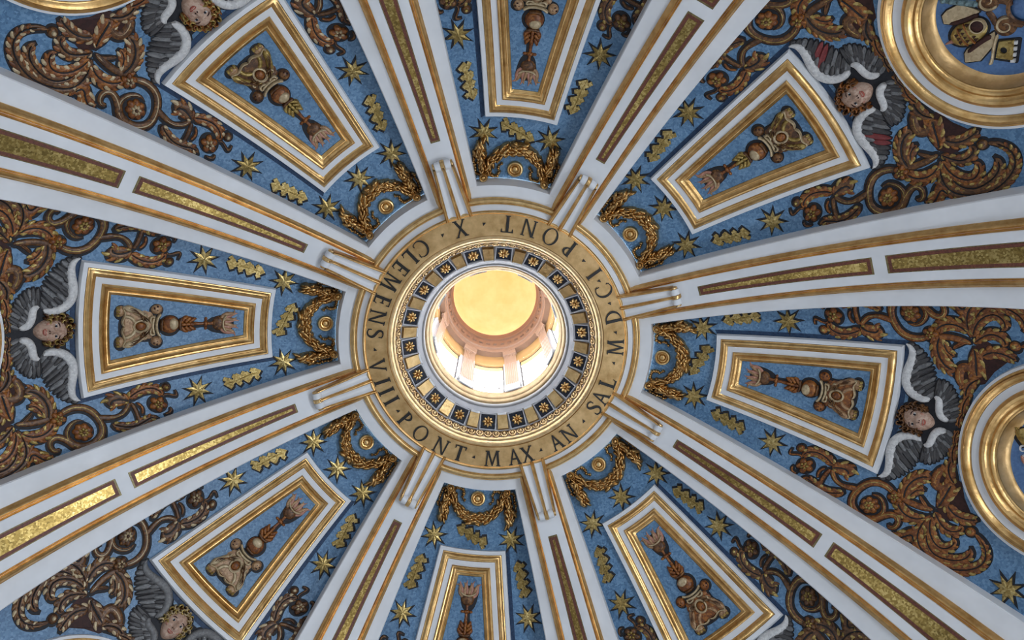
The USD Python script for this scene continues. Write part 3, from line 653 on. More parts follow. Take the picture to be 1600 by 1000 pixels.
def sidename(k, x, y):
    d = pixel((rotz(BAYTH[k]) @ np.append(chart([(x, y, 0)])[0], 1))[:3]) - pixel((rotz(BAYTH[k]) @ np.append(chart([(-x, y, 0)])[0], 1))[:3])
    return ('left' if d[0] < 0 else 'right') if abs(d[0]) > abs(d[1]) else ('upper' if d[1] < 0 else 'lower')


STARS = {1: [(-.9, 4.33), (.87, 4.29), (-.47, 3.0), (.43, 2.99)], 2: [(-.9, 4.22), (-.58, 3.08), (-.03, 3.09), (.58, 3.09), (.89, 4.27)], 3: [(-.53, 3.04), (.48, 3.06), (-.84, 4.19), (.86, 4.27), (1.53, 7.33)],
         4: [(.61, 3.18), (.03, 3.07), (-.6, 3.15), (-.86, 4.26), (.92, 4.34)], 5: [(.6, 3.13), (-.55, 3.09), (.92, 4.27), (-.89, 4.19)], 6: [(.88, 4.26), (.53, 3.09), (0, 3.05), (-.52, 3.06), (-.86, 4.15)],
         7: [(.59, 3.15), (-.56, 3.1), (.87, 4.23), (-.9, 4.26)], 8: [(-.93, 4.23), (-.6, 3.07), (-.01, 3.03), (.55, 3.07), (.87, 4.27), (-1.56, 7.3)]}
SPRIGS = {1: [(-.74, 3.72), (.7, 3.68), (-.03, 3.03)], 2: [(-.76, 3.65), (.8, 3.69)], 3: [(-.06, 3.03), (-.77, 3.58), (.72, 3.62)], 4: [(.82, 3.76), (-.75, 3.72)], 5: [(.03, 3.04), (.8, 3.69), (-.76, 3.66)], 6: [(.76, 3.72), (-.75, 3.62)],
          7: [(.04, 3.05), (.77, 3.69), (-.77, 3.67)], 8: [(-.81, 3.61), (.74, 3.65)]}
for k in STARS:
    for i, (x, y) in enumerate(STARS[k]):
        if y > 7: lab = 'eight pointed gold mosaic star beside the round medallion of the ' + BAY[k]
        elif abs(x) < .2: lab = 'eight pointed gold star between festoon and panel, middle of three in the ' + BAY[k]
        else: lab = 'eight pointed gold mosaic star, %s one %s in the %s' % (sidename(k, x, y), 'beside the panel frame' if y > 3.6 else 'next to the festoon', BAY[k])
        put('star', star_build, 'gold_star', lab, 'star', rotz(BAYTH[k]) @ frame0(x, y, .004, rng.uniform(-.2, .2)), 'gold mosaic stars on the blue ground')
    for i, (x, y) in enumerate(SPRIGS[k]):
        if abs(x) < .2: lab, rot = 'gold mosaic oak sprig between two stars below the festoon in the ' + BAY[k], math.pi / 2 - .45
        else: lab, rot = 'gold mosaic oak sprig, %s one along the panel frame in the %s' % (sidename(k, x, y), BAY[k]), -math.copysign(.12, x)
        put('sprig', sprig_build, 'oak_sprig', lab, 'sprig', rotz(BAYTH[k]) @ frame0(x, y, .004, rot), 'gold mosaic oak sprigs')

# ================================================================== festoons and roundels
def festoon_build(p):
    A0 = frame0(0, 2.6); T = lambda m: to(A0, m)
    def garland(P, W, H, seed, per=20, across=3, size=.110):
        Q, w, s = spline(P, W, per); N = normals(Q); r = random.Random(seed)
        base = stroke(P, np.array(W) * .96, H * .85, .02, n=24, lobes=9, lobe=.12)
        L = []
        for i in range(per):
            tang = math.atan2(-N[i][0], N[i][1])
            for j in range(across):
                t = (j + .5 * (i % 2) + .25) / across * 2 - 1
                if abs(t) > 1: continue
                c = Q[i] + N[i] * t * w[i] / 2 * .9; h = .012 + H * math.sqrt(max(0, 1 - t * t)) * (.5 + .5 * w[i] / max(w)) * .85
                z = size * (.75 + .4 * r.random()) * (.6 + .4 * w[i] / max(w))
                c = c + np.array([r.uniform(-.012, .012), r.uniform(-.012, .012)]); q = r.random()
                L.append(dome(c[0], c[1], z * .30, z * .30, .040, h, n=9, m=4) if q < .2 else dome(c[0], c[1], z * r.uniform(.5, .75), z * .26, .036, h + r.uniform(-.006, .014), n=9, m=4, rot=tang + r.choice((-.35, .35)) + r.uniform(-.25, .25)))
        return cat([base] + L)
    gw = [.10, .14, .18, .20, .18, .14, .10]
    part(p, 'garland', T(garland([(-.375, 2.46), (-.315, 2.64), (-.18, 2.755), (0, 2.80), (.18, 2.755), (.315, 2.64), (.375, 2.46)], gw, .11, 3)), 'relief_gilding')
    for s in (-1, 1):
        part(p, 'pendant', T(garland([(s * .455, 2.48), (s * .475, 2.60), (s * .495, 2.74), (s * .51, 2.88)], [.08, .115, .165, .12], .11, 7 + s, 9, 3)), 'relief_gilding')
        def beads(P, n, seed):
            Q, _, _ = spline(P, [1] * len(P), n); r = random.Random(seed)
            return [dome(q[0] + r.uniform(-.01, .01), q[1] + r.uniform(-.01, .01), r.uniform(.020, .032), r.uniform(.016, .026), .035, .025, n=9, m=4, rot=r.uniform(0, 3)) for q in Q] + [stroke(P, [.022] * len(P), .03, .01, m=5)]
        part(p, 'ribbon', T(cat(beads([(s * .42, 2.41), (s * .34, 2.40), (s * .26, 2.385), (s * .215, 2.43), (s * .225, 2.49), (s * .19, 2.56)], 13, 5 + s) + beads([(s * .44, 2.42), (s * .53, 2.45), (s * .555, 2.54), (s * .58, 2.62), (s * .59, 2.70)], 11, 9 + s))), 'relief_gilding')
        k_ = part(p, 'knob', T(disc_ring(s * .43, 2.41, [(.060, .02), (.060, .16), (.050, .175), (.034, .16)], 18)), 'pale_gilding')
        part(k_, 'boss', T(dome(s * .43, 2.41, .032, .032, .03, .15, n=12)), 'relief_gilding')


def roundel_build(p):
    A0 = frame0(0, 2.5); T = lambda m: to(A0, m)
    part(p, 'rim', T(disc_ring(0, 2.5, [(.112, 0), (.112, .03), (.104, .05), (.086, .055), (.074, .045), (.068, .025)], 36)), 'pale_gilding')
    part(p, 'dish', T(disc_ring(0, 2.5, [(.07, .025), (.05, .02), (.045, .03)], 30)), 'relief_gilding')
    part(p, 'boss', T(dome(0, 2.5, .047, .047, .03, .025, n=20)), 'pale_gilding')


for k in range(1, 9):
    R = rotz(BAYTH[k])
    put('festoon', festoon_build, 'leaf_festoon', 'gilded leaf festoon hanging between two knobs at the inner end of the ' + BAY[k], 'festoon', R @ frame0(0, 2.6), 'gilded festoons around the oculus')
    put('roundel', roundel_build, 'gold_roundel', 'small round gold boss framed by the leaf festoon of the ' + BAY[k], 'roundel', R @ frame0(0, 2.5), 'gold bosses inside the festoons')

# ================================================================== acanthus scrolls
SCROLL = [
('leaf', [(1.101, 6.322), (1.341, 6.284), (1.489, 6.358), (1.582, 6.529), (1.604, 6.73), (1.53, 6.903), (1.414, 7.002), (1.28, 7.004), (1.169, 6.919), (1.109, 6.815)], [.047, .087, .105, .11, .11, .099, .08, .065, .049, .032]),
('leaf', [(1.308, 6.379), (1.412, 6.413), (1.512, 6.532), (1.514, 6.675), (1.457, 6.8), (1.375, 6.854), (1.282, 6.836)], [.047, .071, .1, .097, .093, .073, .015]),
('leaf', [(1.111, 6.344), (1.276, 6.389), (1.387, 6.486), (1.412, 6.592), (1.335, 6.663), (1.249, 6.626)], [.063, .094, .098, .101, .068, .018]),
('leaf', [(1.041, 6.352), (1.139, 6.451), (1.188, 6.565), (1.14, 6.662), (1.075, 6.653)], [.049, .085, .104, .071, .018]),
('leaf', [(.898, 6.441), (.99, 6.603), (.972, 6.722), (.948, 6.787)], [.099, .109, .081, .016]),
('leaf', [(.979, 6.358), (.871, 6.384), (.749, 6.4), (.647, 6.42)], [.031, .125, .147, .092]),
('stem', [(.657, 6.44), (.729, 6.341), (.722, 6.249), (.615, 6.227), (.519, 6.281)], [.081, .101, .1, .095, .079]),
('leaf', [(1.038, 5.997), (.884, 5.976), (.769, 6.016), (.692, 6.095), (.678, 6.181)], [.114, .135, .137, .119, .043]),
('leaf', [(.988, 6.034), (.872, 6.089), (.841, 6.163)], [.067, .084, .017]),
('stem', [(1.028, 6.323), (1.045, 6.197), (1.045, 6.074), (1.019, 5.977)], [.034, .073, .074, .074]),
('leaf', [(1.053, 6.297), (.975, 6.188), (.924, 6.139)], [.033, .037, .013]),
('leaf', [(1.142, 6.29), (1.212, 6.155), (1.178, 6.026), (1.081, 5.945)], [.068, .126, .106, .067]),
('stem', [(1.032, 5.882), (.957, 5.764), (.953, 5.635), (1.021, 5.528), (1.167, 5.459), (1.31, 5.468), (1.42, 5.585), (1.434, 5.728), (1.36, 5.823), (1.241, 5.835), (1.131, 5.754), (1.117, 5.647)], [.052, .075, .084, .084, .075, .079, .089, .103, .085, .05, .042, .022]),
('stem', [(1.412, 5.789), (1.307, 5.876), (1.267, 5.979), (1.33, 6.038), (1.416, 6.02), (1.406, 5.953)], [.095, .083, .071, .057, .057, .043]),
('leaf', [(1.509, 6.294), (1.418, 6.227), (1.476, 6.167), (1.515, 6.105), (1.462, 6.042)], [.064, .146, .123, .071, .03]),
('stem', [(1.103, 5.492), (1.128, 5.376), (1.124, 5.241), (1.058, 5.146), (.972, 5.099)], [.056, .068, .048, .054, .054]),
('leaf', [(.96, 5.094), (.921, 5.181), (.928, 5.277), (.991, 5.301)], [.058, .153, .146, .035]),
('leaf', [(.917, 5.091), (.843, 4.969), (.816, 4.835), (.858, 4.732), (.928, 4.703)], [.074, .098, .102, .08, .032]),
('stem', [(.981, 5.075), (1.107, 5.037), (1.207, 5.032), (1.261, 5.038)], [.047, .047, .046, .045]),
('leaf', [(1.219, 5.335), (1.281, 5.187), (1.277, 5.049), (1.213, 4.908), (1.215, 4.809)], [.066, .098, .096, .073, .02]),
('stem', [(.99, 5.011), (1.05, 4.963), (1.139, 4.975)], [.027, .03, .026]),
('tendril', [(.945, 4.695), (.921, 4.62), (.943, 4.547), (.871, 4.533)], [.023, .024, .027, .015]),
('leaf', [(.64, 6.44), (.52, 6.335), (.38, 6.33)], [.05, .11, .03]), ('leaf', [(.42, 6.36), (.29, 6.315), (.17, 6.33)], [.04, .08, .03]), ('leaf', [(.20, 6.33), (.11, 6.30), (.015, 6.32)], [.03, .06, .02]),
('tendril', [(1.096, 4.637), (1.145, 4.641), (1.177, 4.714)], [.019, .026, .019])]
BLOOM = [('flower', (1.043, 5.896), .09), ('rosette', (1.256, 5.674), .114), ('bud', (1.103, 6.767), .056), ('bud', (.824, 4.64), .052), ('flower', (1.037, 4.771), .108)]


def scroll_builder(s, body, light, bright):
    def build(p):
        A0 = frame0(s * 1.2, 5.7)
        T = lambda m: to(A0, m if s > 0 else mirror(m))
        r = random.Random(11)
        for i, (kind, P, Wd) in enumerate(SCROLL):
            Wd = np.array(Wd) * (1.08 if kind == 'leaf' else 1.0)
            lob = max(3, int(round(np.hypot(*np.diff(np.array(P), axis=0).T).sum() / .075))) if kind == 'leaf' else 0
            H = .012 + .075 * max(Wd)
            nn = max(18, 5 * lob + 4, 6 * len(P))
            b_ = part(p, kind, T(stroke(P, Wd, H, .004, n=nn, lobes=lob, lobe=.30, groove=.5 if kind == 'leaf' else 0, m=9)), light if i % 3 == 2 else body)
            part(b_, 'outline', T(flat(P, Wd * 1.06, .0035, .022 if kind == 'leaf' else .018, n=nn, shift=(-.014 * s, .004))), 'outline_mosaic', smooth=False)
            if kind == 'leaf' and max(Wd) > .06:
                L_ = np.hypot(*np.diff(np.array(P), axis=0).T).sum(); nb = max(3, int(L_ / .062))
                Q, w_, t_ = spline(P, Wd, 80); N = normals(Q); fr = [[], []]
                for e in range(nb):
                    for sd in (1, -1):
                        j = int(3 + 68 * (e + .4 * (sd > 0)) / nb); tn = np.array([N[j][1], -N[j][0]]); w1 = w_[j]
                        a_ = Q[j] + N[j] * sd * w1 * .07; b1 = a_ + (N[j] * sd * .30 + tn * .16) * w1; c_ = a_ + (N[j] * sd * .50 + tn * .62) * w1
                        fr[(e + (sd > 0)) % 2].append(stroke([a_, b1, c_], [.020, min(.052, w1 * .5), .012], H * .55, H * .42, n=8, m=5, cap=0))
                tag(part(b_, 'blades', T(cat(fr[0])), bright), kind='stuff'); tag(part(b_, 'blades', T(cat(fr[1])), light), kind='stuff')
                part(b_, 'vein', T(cat([stroke(P, Wd * .09 + .003, .003, H * 1.02, n=26, cut=(.03, .93), m=3)])), 'outline_mosaic')
            elif max(Wd) > .04:
                part(b_, 'highlight', T(stroke(P, Wd * .28, H * .5, H * .70, n=nn, lobes=int(8 + 4 * len(P)), lobe=.9, shift=.16 if i % 2 else -.16, cut=(.04, .96), m=5)), bright)
                part(b_, 'vein', T(stroke(P, Wd * .10 + .003, .003, H * .88, n=30, shift=-.12 if i % 2 else .12, cut=(.03, .97), m=3)), 'outline_mosaic')
        part(p, 'maroon_ground', T(plate(Polygon([(.48, 6.27), (.6, 6.14), (.76, 6.28), (.98, 6.33), (1.10, 6.45), (1.04, 6.66), (.93, 6.72), (.76, 6.58), (.6, 6.5)]).segmentize(.05), 0, .003)), 'maroon_mosaic', smooth=False)
        for kind, (x, y), R_ in BLOOM:
            if kind == 'bud':
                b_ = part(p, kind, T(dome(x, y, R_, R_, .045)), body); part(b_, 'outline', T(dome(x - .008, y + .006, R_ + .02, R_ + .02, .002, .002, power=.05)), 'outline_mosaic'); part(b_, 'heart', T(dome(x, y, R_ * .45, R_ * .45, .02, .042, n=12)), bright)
                continue
            n = 5 if kind == 'flower' else 7
            b_ = part(p, kind, T(cat([dome(x + R_ * .55 * math.cos(a), y + R_ * .55 * math.sin(a), R_ * .46, R_ * .38, .03, .018, n=14, m=5, rot=a) for a in np.arange(n) * 2 * math.pi / n])), light)
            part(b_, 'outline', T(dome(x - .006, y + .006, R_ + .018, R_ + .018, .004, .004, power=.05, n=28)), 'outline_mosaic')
            part(b_, 'inner_petals', T(cat([dome(x + R_ * .3 * math.cos(a + .5), y + R_ * .3 * math.sin(a + .5), R_ * .24, R_ * .17, .02, .046, n=10, m=4, rot=a + .5) for a in np.arange(n) * 2 * math.pi / n])), bright)
            part(b_, 'heart', T(dome(x, y, R_ * .2, R_ * .2, .022, .055, n=12)), body)
    return build


LOOK = {1: ('brown_mosaic', 'brown_mosaic', 'ochre_mosaic'), 2: ('brown_mosaic', 'orange_mosaic', 'ochre_mosaic'), 3: ('orange_mosaic', 'orange_mosaic', 'ochre_mosaic'), 4: ('brown_mosaic', 'brown_mosaic', 'ochre_mosaic'),
        5: ('brown_mosaic', 'brown_mosaic', 'ochre_mosaic'), 6: ('brown_mosaic', 'brown_mosaic', 'cream_mosaic'), 7: ('brown_mosaic', 'orange_mosaic', 'ochre_mosaic'), 8: ('brown_mosaic', 'orange_mosaic', 'cream_mosaic')}
for k in range(1, 9):
    for s in (-1, 1):
        put(('scroll', s, LOOK[k]), scroll_builder(s, *LOOK[k]), 'acanthus_scroll', 'curling acanthus scroll on the %s side of the panel in the %s' % (sidename(k, s * 1.2, 5.7), BAY[k]), 'scroll', rotz(BAYTH[k]) @ frame0(s * 1.2, 5.7), 'acanthus scrolls beside the panels')

# ================================================================== cherubs
def cherub_builder(edge, dark, mid, accent, hair):
    def build(p):
        A0 = frame0(0, 5.9); T = lambda m: to(A0, m)
        def wing(lead, leadw, tips, name, s, seed):
            r = random.Random(seed)
            Q, w, t = spline(lead, leadw, 30)
            K, kw, _ = spline(tips, [1] * len(tips), 12)
            fe = []
            S_ = (lambda m: m) if s > 0 else mirror
            w_ = part(p, name, T(S_(stroke(lead, leadw, .035, .03, n=26, m=9))), edge)
            part(w_, 'outline', T(S_(cat([flat(lead, leadw, .0035, .022)] + [flat([Q[int(2 + 26 * i / 11)], K[i]], [.10, .06], .0035, .012, n=6) for i in range(12)]))), 'outline_mosaic', smooth=False)
            for i in range(12):
                a = Q[int(2 + 26 * i / 11)]; b = K[i]; c = (a + b) / 2 + np.array([r.uniform(-.01, .01), r.uniform(-.01, .01)])
                m_ = stroke([a, c, b], [.05, .075, .022], .022, .006 + .003 * (i % 3), n=12, m=5, groove=.3)
                part(w_, 'feather', T(S_(m_)), accent if accent and i in (5, 6) and name == 'wing' else (mid if i % 3 == 0 else dark))
            for i in range(11):
                a = Q[int(4 + 22 * i / 10)]; b = K[min(11, i + 1)]; b = a + (b - a) * .48
                part(w_, 'covert', T(S_(stroke([a, (a + b) / 2, b], [.045, .06, .03], .02, .022, n=9, m=5))), mid if i % 2 else dark)
        for s in (-1, 1):
            wing([(.27, 5.96), (.245, 5.83), (.32, 5.705), (.462, 5.66), (.669, 5.70), (.80, 5.70), (.865, 5.63)], [.06, .10, .11, .11, .095, .075, .03], [(.36, 5.98), (.50, 5.985), (.62, 5.96), (.73, 5.90), (.83, 5.81), (.87, 5.72)], 'wing', s, 3)
            wing([(.08, 6.20), (.10, 6.11), (.181, 6.075), (.27, 6.06), (.30, 6.0)], [.06, .095, .095, .09, .05], [(.11, 6.28), (.25, 6.29), (.38, 6.24), (.50, 6.14), (.52, 6.02)], 'lower_wing', s, 4)
        part(p, 'dark_ground', T(plate(Polygon([(-.26, 5.75), (.26, 5.75), (.30, 5.98), (.44, 6.03), (.46, 6.10), (.36, 6.19), (.2, 6.25), (-.2, 6.25), (-.36, 6.19), (-.46, 6.10), (-.44, 6.03), (-.30, 5.98)]).buffer(.04).segmentize(.06), 0, .003)), 'outline_mosaic', smooth=False)
        # the head: brow to the crown of the dome, chin outwards
        cx, cy, rx, ry = .02, 5.87, .150, .185
        a = np.linspace(0, 2 * math.pi, 40, endpoint=False); kk = np.concatenate([[1.0], np.linspace(1, 0.002, 15)])
        R = np.zeros((40, 16, 3))
        for j, q in enumerate(kk):
            u, v = q * np.cos(a), q * np.sin(a)
            jaw = 1 - .22 * np.clip(v, 0, 1)
            H = .105 * np.sqrt(np.clip(1 - q * q, 0, 1)) + .01
            g = lambda x0, y0, sx, sy: np.exp(-((u - x0) / sx) ** 2 - ((v - y0) / sy) ** 2)
            H = H + .035 * g(0, .12, .13, .18) + .012 * g(0, -.15, .09, .2) - .022 * g(.40, -.16, .2, .13) - .022 * g(-.40, -.16, .2, .13) + .018 * g(.45, .25, .25, .22) + .018 * g(-.45, .25, .25, .22) + .014 * g(0, .50, .24, .09) - .01 * g(0, .37, .15, .06) + .016 * g(0, .80, .22, .13)
            R[:, j, 0], R[:, j, 1], R[:, j, 2] = cx + rx * u * jaw, cy + ry * v, 0 if j == 0 else H
        f_ = part(p, 'face', T(grid(R, close_i=True)), 'flesh_mosaic', smooth=True)
        for s in (-1, 1):
            e_ = part(f_, 'eye', T(dome(cx + s * .060, cy - .030, .026, .016, .012, .085, n=14)), 'white_feather_mosaic')
            part(f_, 'iris', T(dome(cx + s * .060, cy - .028, .013, .014, .008, .095, n=10)), 'outline_mosaic')
            part(f_, 'eyebrow', T(stroke([(cx + s * .025, cy - .058), (cx + s * .065, cy - .068), (cx + s * .10, cy - .050)], [.010, .013, .007], .008, .092, m=5)), 'maroon_mosaic')
            part(f_, 'cheek', T(dome(cx + s * .074, cy + .045, .032, .03, .012, .088, n=14)), 'pink_mosaic')
            part(p, 'ear', T(dome(cx + s * .152, cy + .01, .022, .04, .04, n=12)), 'flesh_mosaic')
        part(f_, 'lips', T(cat([stroke([(cx - .042, cy + .092), (cx - .014, cy + .084), (cx, cy + .088), (cx + .014, cy + .084), (cx + .042, cy + .092)], [.006, .014, .012, .014, .006], .01, .108, m=5), stroke([(cx - .036, cy + .096), (cx, cy + .107), (cx + .036, cy + .096)], [.006, .017, .006], .01, .107, m=5)])), 'blush_mosaic')
        part(f_, 'nostrils', T(cat([dome(cx + s * .013, cy + .050, .006, .005, .004, .138, n=8, m=3) for s in (-1, 1)])), 'maroon_mosaic')
        r = random.Random(8)
        cap = dome(cx, cy - .05, .185, .195, .05, 0, n=30)
        part(p, 'head_outline', T(dome(cx - .006, cy + .0, .215, .255, .003, .002, power=.05, n=30)), 'outline_mosaic')
        h_ = part(p, 'hair', T(cap), hair[0])
        for i in range(30):
            t = math.radians(-205 + 230 * (i % 15) / 14); rr = (1.0 if i < 15 else .80) * (1 + r.uniform(-.04, .04))
            x, y = cx + .178 * rr * math.cos(t), cy - .02 + .205 * rr * math.sin(t)
            z = r.uniform(.026, .038); tt = r.uniform(0, 6.28); d = 1 if r.random() < .5 else -1
            P = [(x + z * (1 - .14 * q) * math.cos(tt + d * q), y + z * (1 - .14 * q) * math.sin(tt + d * q)) for q in np.linspace(0, 5.2, 7)]
            part(h_, 'curl', T(stroke(P, [.018, .026, .026, .024, .022, .018, .01], .03, .05 if i < 15 else .07, n=16, m=5)), hair[1 + i % 2])
    return build


DK, MD = 'dark_feather_mosaic', 'grey_feather_mosaic'
CH = {2: ('white_feather_mosaic', DK, 'grey_feather_mosaic', 'crimson_mosaic', ('brown_mosaic', 'orange_mosaic', 'brown_mosaic')), 3: ('white_feather_mosaic', DK, MD, None, ('maroon_mosaic', 'brown_mosaic', 'brown_mosaic')),
      4: ('white_feather_mosaic', DK, MD, None, ('brown_mosaic', 'brown_mosaic', 'ochre_mosaic')), 6: ('grey_feather_mosaic', DK, MD, None, ('brown_mosaic', 'cream_mosaic', 'ochre_mosaic')),
      7: ('white_feather_mosaic', DK, MD, None, ('maroon_mosaic', 'brown_mosaic', 'ochre_mosaic')), 8: ('white_feather_mosaic', DK, MD, None, ('brown_mosaic', 'orange_mosaic', 'ochre_mosaic'))}
CL = {2: 'cherub head with white edged dark wings touched with red, in the ' + BAY[2], 3: 'cherub head with dark curls and black wings edged white, in the ' + BAY[3], 4: 'cherub at the bottom edge with wing tip showing, in the ' + BAY[4],
      6: 'cherub head with pale curls and dark grey wings, in the ' + BAY[6], 7: 'cherub head with dark hair and grey and white wings, in the ' + BAY[7], 8: 'cherub head with golden curls at the top edge, in the ' + BAY[8]}
for k in CH:
    put(('cherub', CH[k]), cherub_builder(*CH[k]), 'winged_cherub_head', CL[k], 'cherub', rotz(BAYTH[k]) @ frame0(0, 5.9), 'winged cherub heads above the panels')

# ================================================================== round medallions
MC = 7.46


def medallion_build(p):
    A0 = frame0(0, MC); T = lambda m: to(A0, m)
    part(p, 'outer_rim', T(disc_ring(0, MC, [(1.11, 0), (1.10, .07), (1.095, .09), (1.065, .095)], 96)), 'white_paint')
    part(p, 'gold_moulding', T(disc_ring(0, MC, [(1.067, .09), (1.06, .115), (1.04, .12), (1.025, .145), (1.0, .155), (.975, .145), (.962, .125), (.95, .12), (.943, .10)], 96)), 'gilding')
    part(p, 'white_band', T(disc_ring(0, MC, [(.945, .11), (.862, .11)], 96)), 'white_paint')
    part(p, 'inner_gold_moulding', T(disc_ring(0, MC, [(.864, .105), (.86, .13), (.845, .15), (.815, .17), (.785, .165), (.765, .145), (.75, .14), (.74, .155), (.72, .165), (.70, .155), (.69, .14), (.675, .135), (.668, .12)], 96)), 'gilding')
    part(p, 'cove', T(disc_ring(0, MC, [(.67, .13), (.655, .09), (.63, .04), (.60, .01), (.586, .006)], 96)), 'frieze_gilding')
    part(p, 'mosaic_disc', T(disc_ring(0, MC, [(.59, .005), (.3, .005), (.01, .005)], 64)), 'deep_blue_mosaic')


ML = {2: 'big round gold medallion frame with a bee emblem in the upper right corner', 3: 'big round gold medallion frame cut by the right edge, lower right', 6: 'rim of a round medallion at the bottom edge near the lower left corner',
      7: 'edge of a round medallion at the far left behind the cherub', 8: 'bottom of a round gold medallion frame at the top left corner'}
for k in ML:
    put('medallion', medallion_build, 'medallion_frame', ML[k], 'medallion', rotz(BAYTH[k]) @ frame0(0, MC), 'round gold medallion frames')


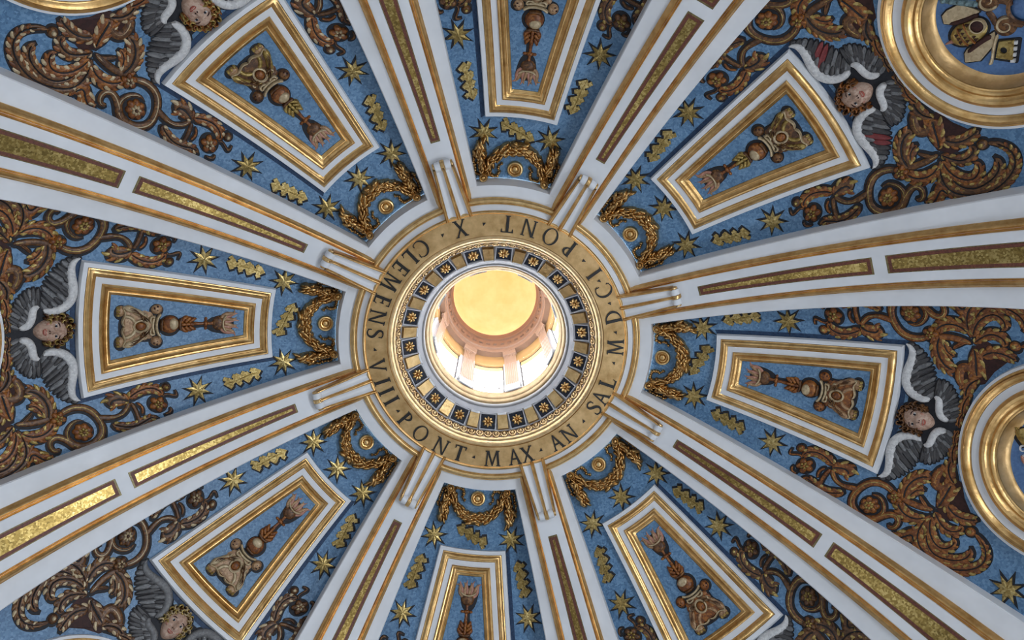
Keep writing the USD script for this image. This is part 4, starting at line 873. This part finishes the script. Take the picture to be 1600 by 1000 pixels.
def emblem_build(p):
    A0 = frame0(0, 7.2); T = lambda m: to(A0, (np.asarray(m[0]) + [0, 0, .005], m[1]))
    og = lambda pts, g=.014: plate(Polygon(pts).buffer(g).buffer(0), 0, .004)
    w1 = [(-.271, 7.021), (-.292, 7.074), (-.29, 7.19), (-.207, 7.263), (-.146, 7.303), (-.156, 7.056), (-.202, 6.997)]
    w2 = [(.169, 7.004), (.144, 7.04), (.107, 7.316), (.198, 7.277), (.288, 7.09), (.242, 6.974)]
    b_ = part(p, 'bee_body', T(dome(-.004, 7.126, .122, .178, .05, n=28, m=9)), 'ochre_mosaic', label='rounded golden body of the bee')
    part(b_, 'outline', T(dome(-.010, 7.13, .146, .20, .003, .002, power=.05, n=28)), 'outline_mosaic')
    for y, xs in ((7.04, (-.04, 0, .04)), (7.10, (-.075, -.03, .015, .06)), (7.17, (-.085, .05, .085))):
        for x in xs: part(b_, 'triangle', T(plate(Polygon([(x - .016, y - .014), (x + .016, y - .014), (x, y + .018)]), .03, .052)), 'maroon_mosaic', smooth=False)
    part(b_, 'band', T(cat([stroke([(-.10, 7.075), (0, 7.062), (.105, 7.075)], [.014] * 3, .012, .044, m=5), stroke([(-.115, 7.14), (0, 7.132), (.115, 7.14)], [.014] * 3, .012, .044, m=5)])), 'orange_mosaic')
    part(b_, 'neck_opening', T(disc_ring(-.031, 7.244, [(.075, .03), (.070, .062), (.058, .062)], 24)), 'cream_mosaic'); part(b_, 'opening', T(dome(-.031, 7.244, .060, .060, .01, .05)), 'maroon_mosaic')
    part(p, 'tail', T(stroke([(.005, 6.965), (-.002, 6.925), (-.003, 6.882)], [.05, .03, .012], .02)), 'pink_mosaic')
    for w, c in ((w1, 0), (w2, 1)):
        q = part(p, 'wing', T(plate(Polygon(w).buffer(.012).buffer(-.004), 0, .02)), 'cream_mosaic', smooth=False, label='pale pink wing of the bee')
        part(q, 'outline', T(og(w, .022)), 'outline_mosaic', smooth=False)
        s = -1 if c == 0 else 1
        part(q, 'shaded_edge', T(stroke([(s * .17, 7.03), (s * .135, 7.15), (s * .12, 7.29)], [.03, .05, .05], .012, .02)), 'maroon_mosaic')
    part(p, 'key_shaft', T(stroke([(.135, 7.335), (.248, 7.242), (.312, 7.2), (.38, 7.14)], [.035, .035, .03, .04], .03)), 'cream_mosaic')
    q = part(p, 'key_bit', T(plate(Polygon([(.204, 7.319), (.253, 7.44), (.423, 7.347), (.335, 7.226)]).difference(Point(.301, 7.316).buffer(.032)), 0, .025)), 'ochre_mosaic', smooth=False)
    part(q, 'teeth', T(cat([plate(affinity.rotate(sbox(.262 + .05 * i, 7.415 - .03 * i, .295 + .05 * i, 7.455 - .03 * i), -28), 0, .025) for i in range(4)])), 'white_feather_mosaic', smooth=False)
    part(q, 'outline', T(og([(.204, 7.319), (.27, 7.475), (.45, 7.36), (.335, 7.21)], .02)), 'outline_mosaic', smooth=False)
    def volute(x, y, R, d, t0):
        return stroke([(x + R * (1 - t / 9.5) * math.cos(t0 + d * t), y + R * (1 - t / 9.5) * math.sin(t0 + d * t)) for t in np.linspace(0, 8.6, 16)], np.linspace(.035, .012, 16), .03, n=50, m=5)
    for x, y, d, t0 in ((.097, 7.427, 1, 2.2), (-.187, 7.41, -1, .6)):
        q = part(p, 'volute', T(volute(x, y, .085, d, t0)), 'cream_mosaic'); part(q, 'ground', T(dome(x, y, .10, .10, .012, .002, n=24)), 'brown_mosaic')
    part(p, 'strap', T(cat([stroke([(-.15, 7.49), (-.10, 7.55), (-.05, 7.56)], [.07, .07, .06], .03), stroke([(.05, 7.36), (-.03, 7.37), (-.11, 7.36)], [.05, .06, .05], .02), stroke([(.118, 7.485), (.15, 7.55), (.171, 7.565)], [.06, .06, .05], .03)])), 'brown_mosaic')
    q = part(p, 'balustrade', T(cat([stroke([(-.40, 7.10), (-.30, 7.211), (-.219, 7.315)], [.05, .06, .06], .025)] + [dome(-.40 + .045 * i, 7.10 + .053 * i, .03, .03, .04, n=10, m=4) for i in range(5)])), 'teal_mosaic')
    b2 = part(p, 'shield', T(dome(.02, 7.70, .145, .17, .04, .0, n=30)), 'deep_blue_mosaic'); part(b2, 'shield_rim', T(disc_ring(.02, 7.70, [(.175, .0), (.17, .04), (.15, .045), (.14, .03)], 36, 1.15)), 'brown_mosaic')


put('emblem', emblem_build, 'bee_emblem', 'mosaic emblem of a golden bee with key and scrolls inside the upper right medallion', 'emblem', rotz(BAYTH[2]) @ frame0(0, 7.2), None)


def tiara_build(p):
    A0 = frame0(-.1, 7.0); T = lambda m: to(A0, (np.asarray(m[0]) + [0, 0, .005], m[1]))
    q = part(p, 'crown', T(cat([stroke([(-.20, 6.90), (-.15, 6.96), (-.10, 7.04)], [.10, .15, .17], .04)] + [stroke([(-.235 + .02 * i, 6.86 + .012 * i), (-.20 + .02 * i, 6.90 + .015 * i)], [.012, .03], .02, .02, n=6, cap=0) for i in range(5)])), 'ochre_mosaic')
    part(q, 'outline', T(flat([(-.20, 6.90), (-.15, 6.96), (-.10, 7.04)], [.12, .17, .19], .003, .02)), 'outline_mosaic', smooth=False)
    part(p, 'finial', T(cat([stroke([(-.235, 6.872), (-.27, 6.836)], [.02, .012], .02, n=6), dome(-.275, 6.832, .018, .018, .02, n=10)])), 'cream_mosaic')
    part(p, 'volute', T(stroke([(.0 + .07 * (1 - t / 9) * math.cos(t), 6.99 + .07 * (1 - t / 9) * math.sin(t)) for t in np.linspace(0, 8, 14)], np.linspace(.035, .012, 14), .03, n=40, m=5)), 'white_feather_mosaic')
    part(p, 'lappet', T(stroke([(.06, 7.0), (.12, 7.03), (.15, 7.10)], [.05, .06, .05], .03)), 'pink_mosaic')


put('tiara', tiara_build, 'crown_emblem', 'part of a gold crown emblem inside the medallion cut by the right edge', 'emblem', rotz(BAYTH[3]) @ frame0(-.1, 7.0), None)
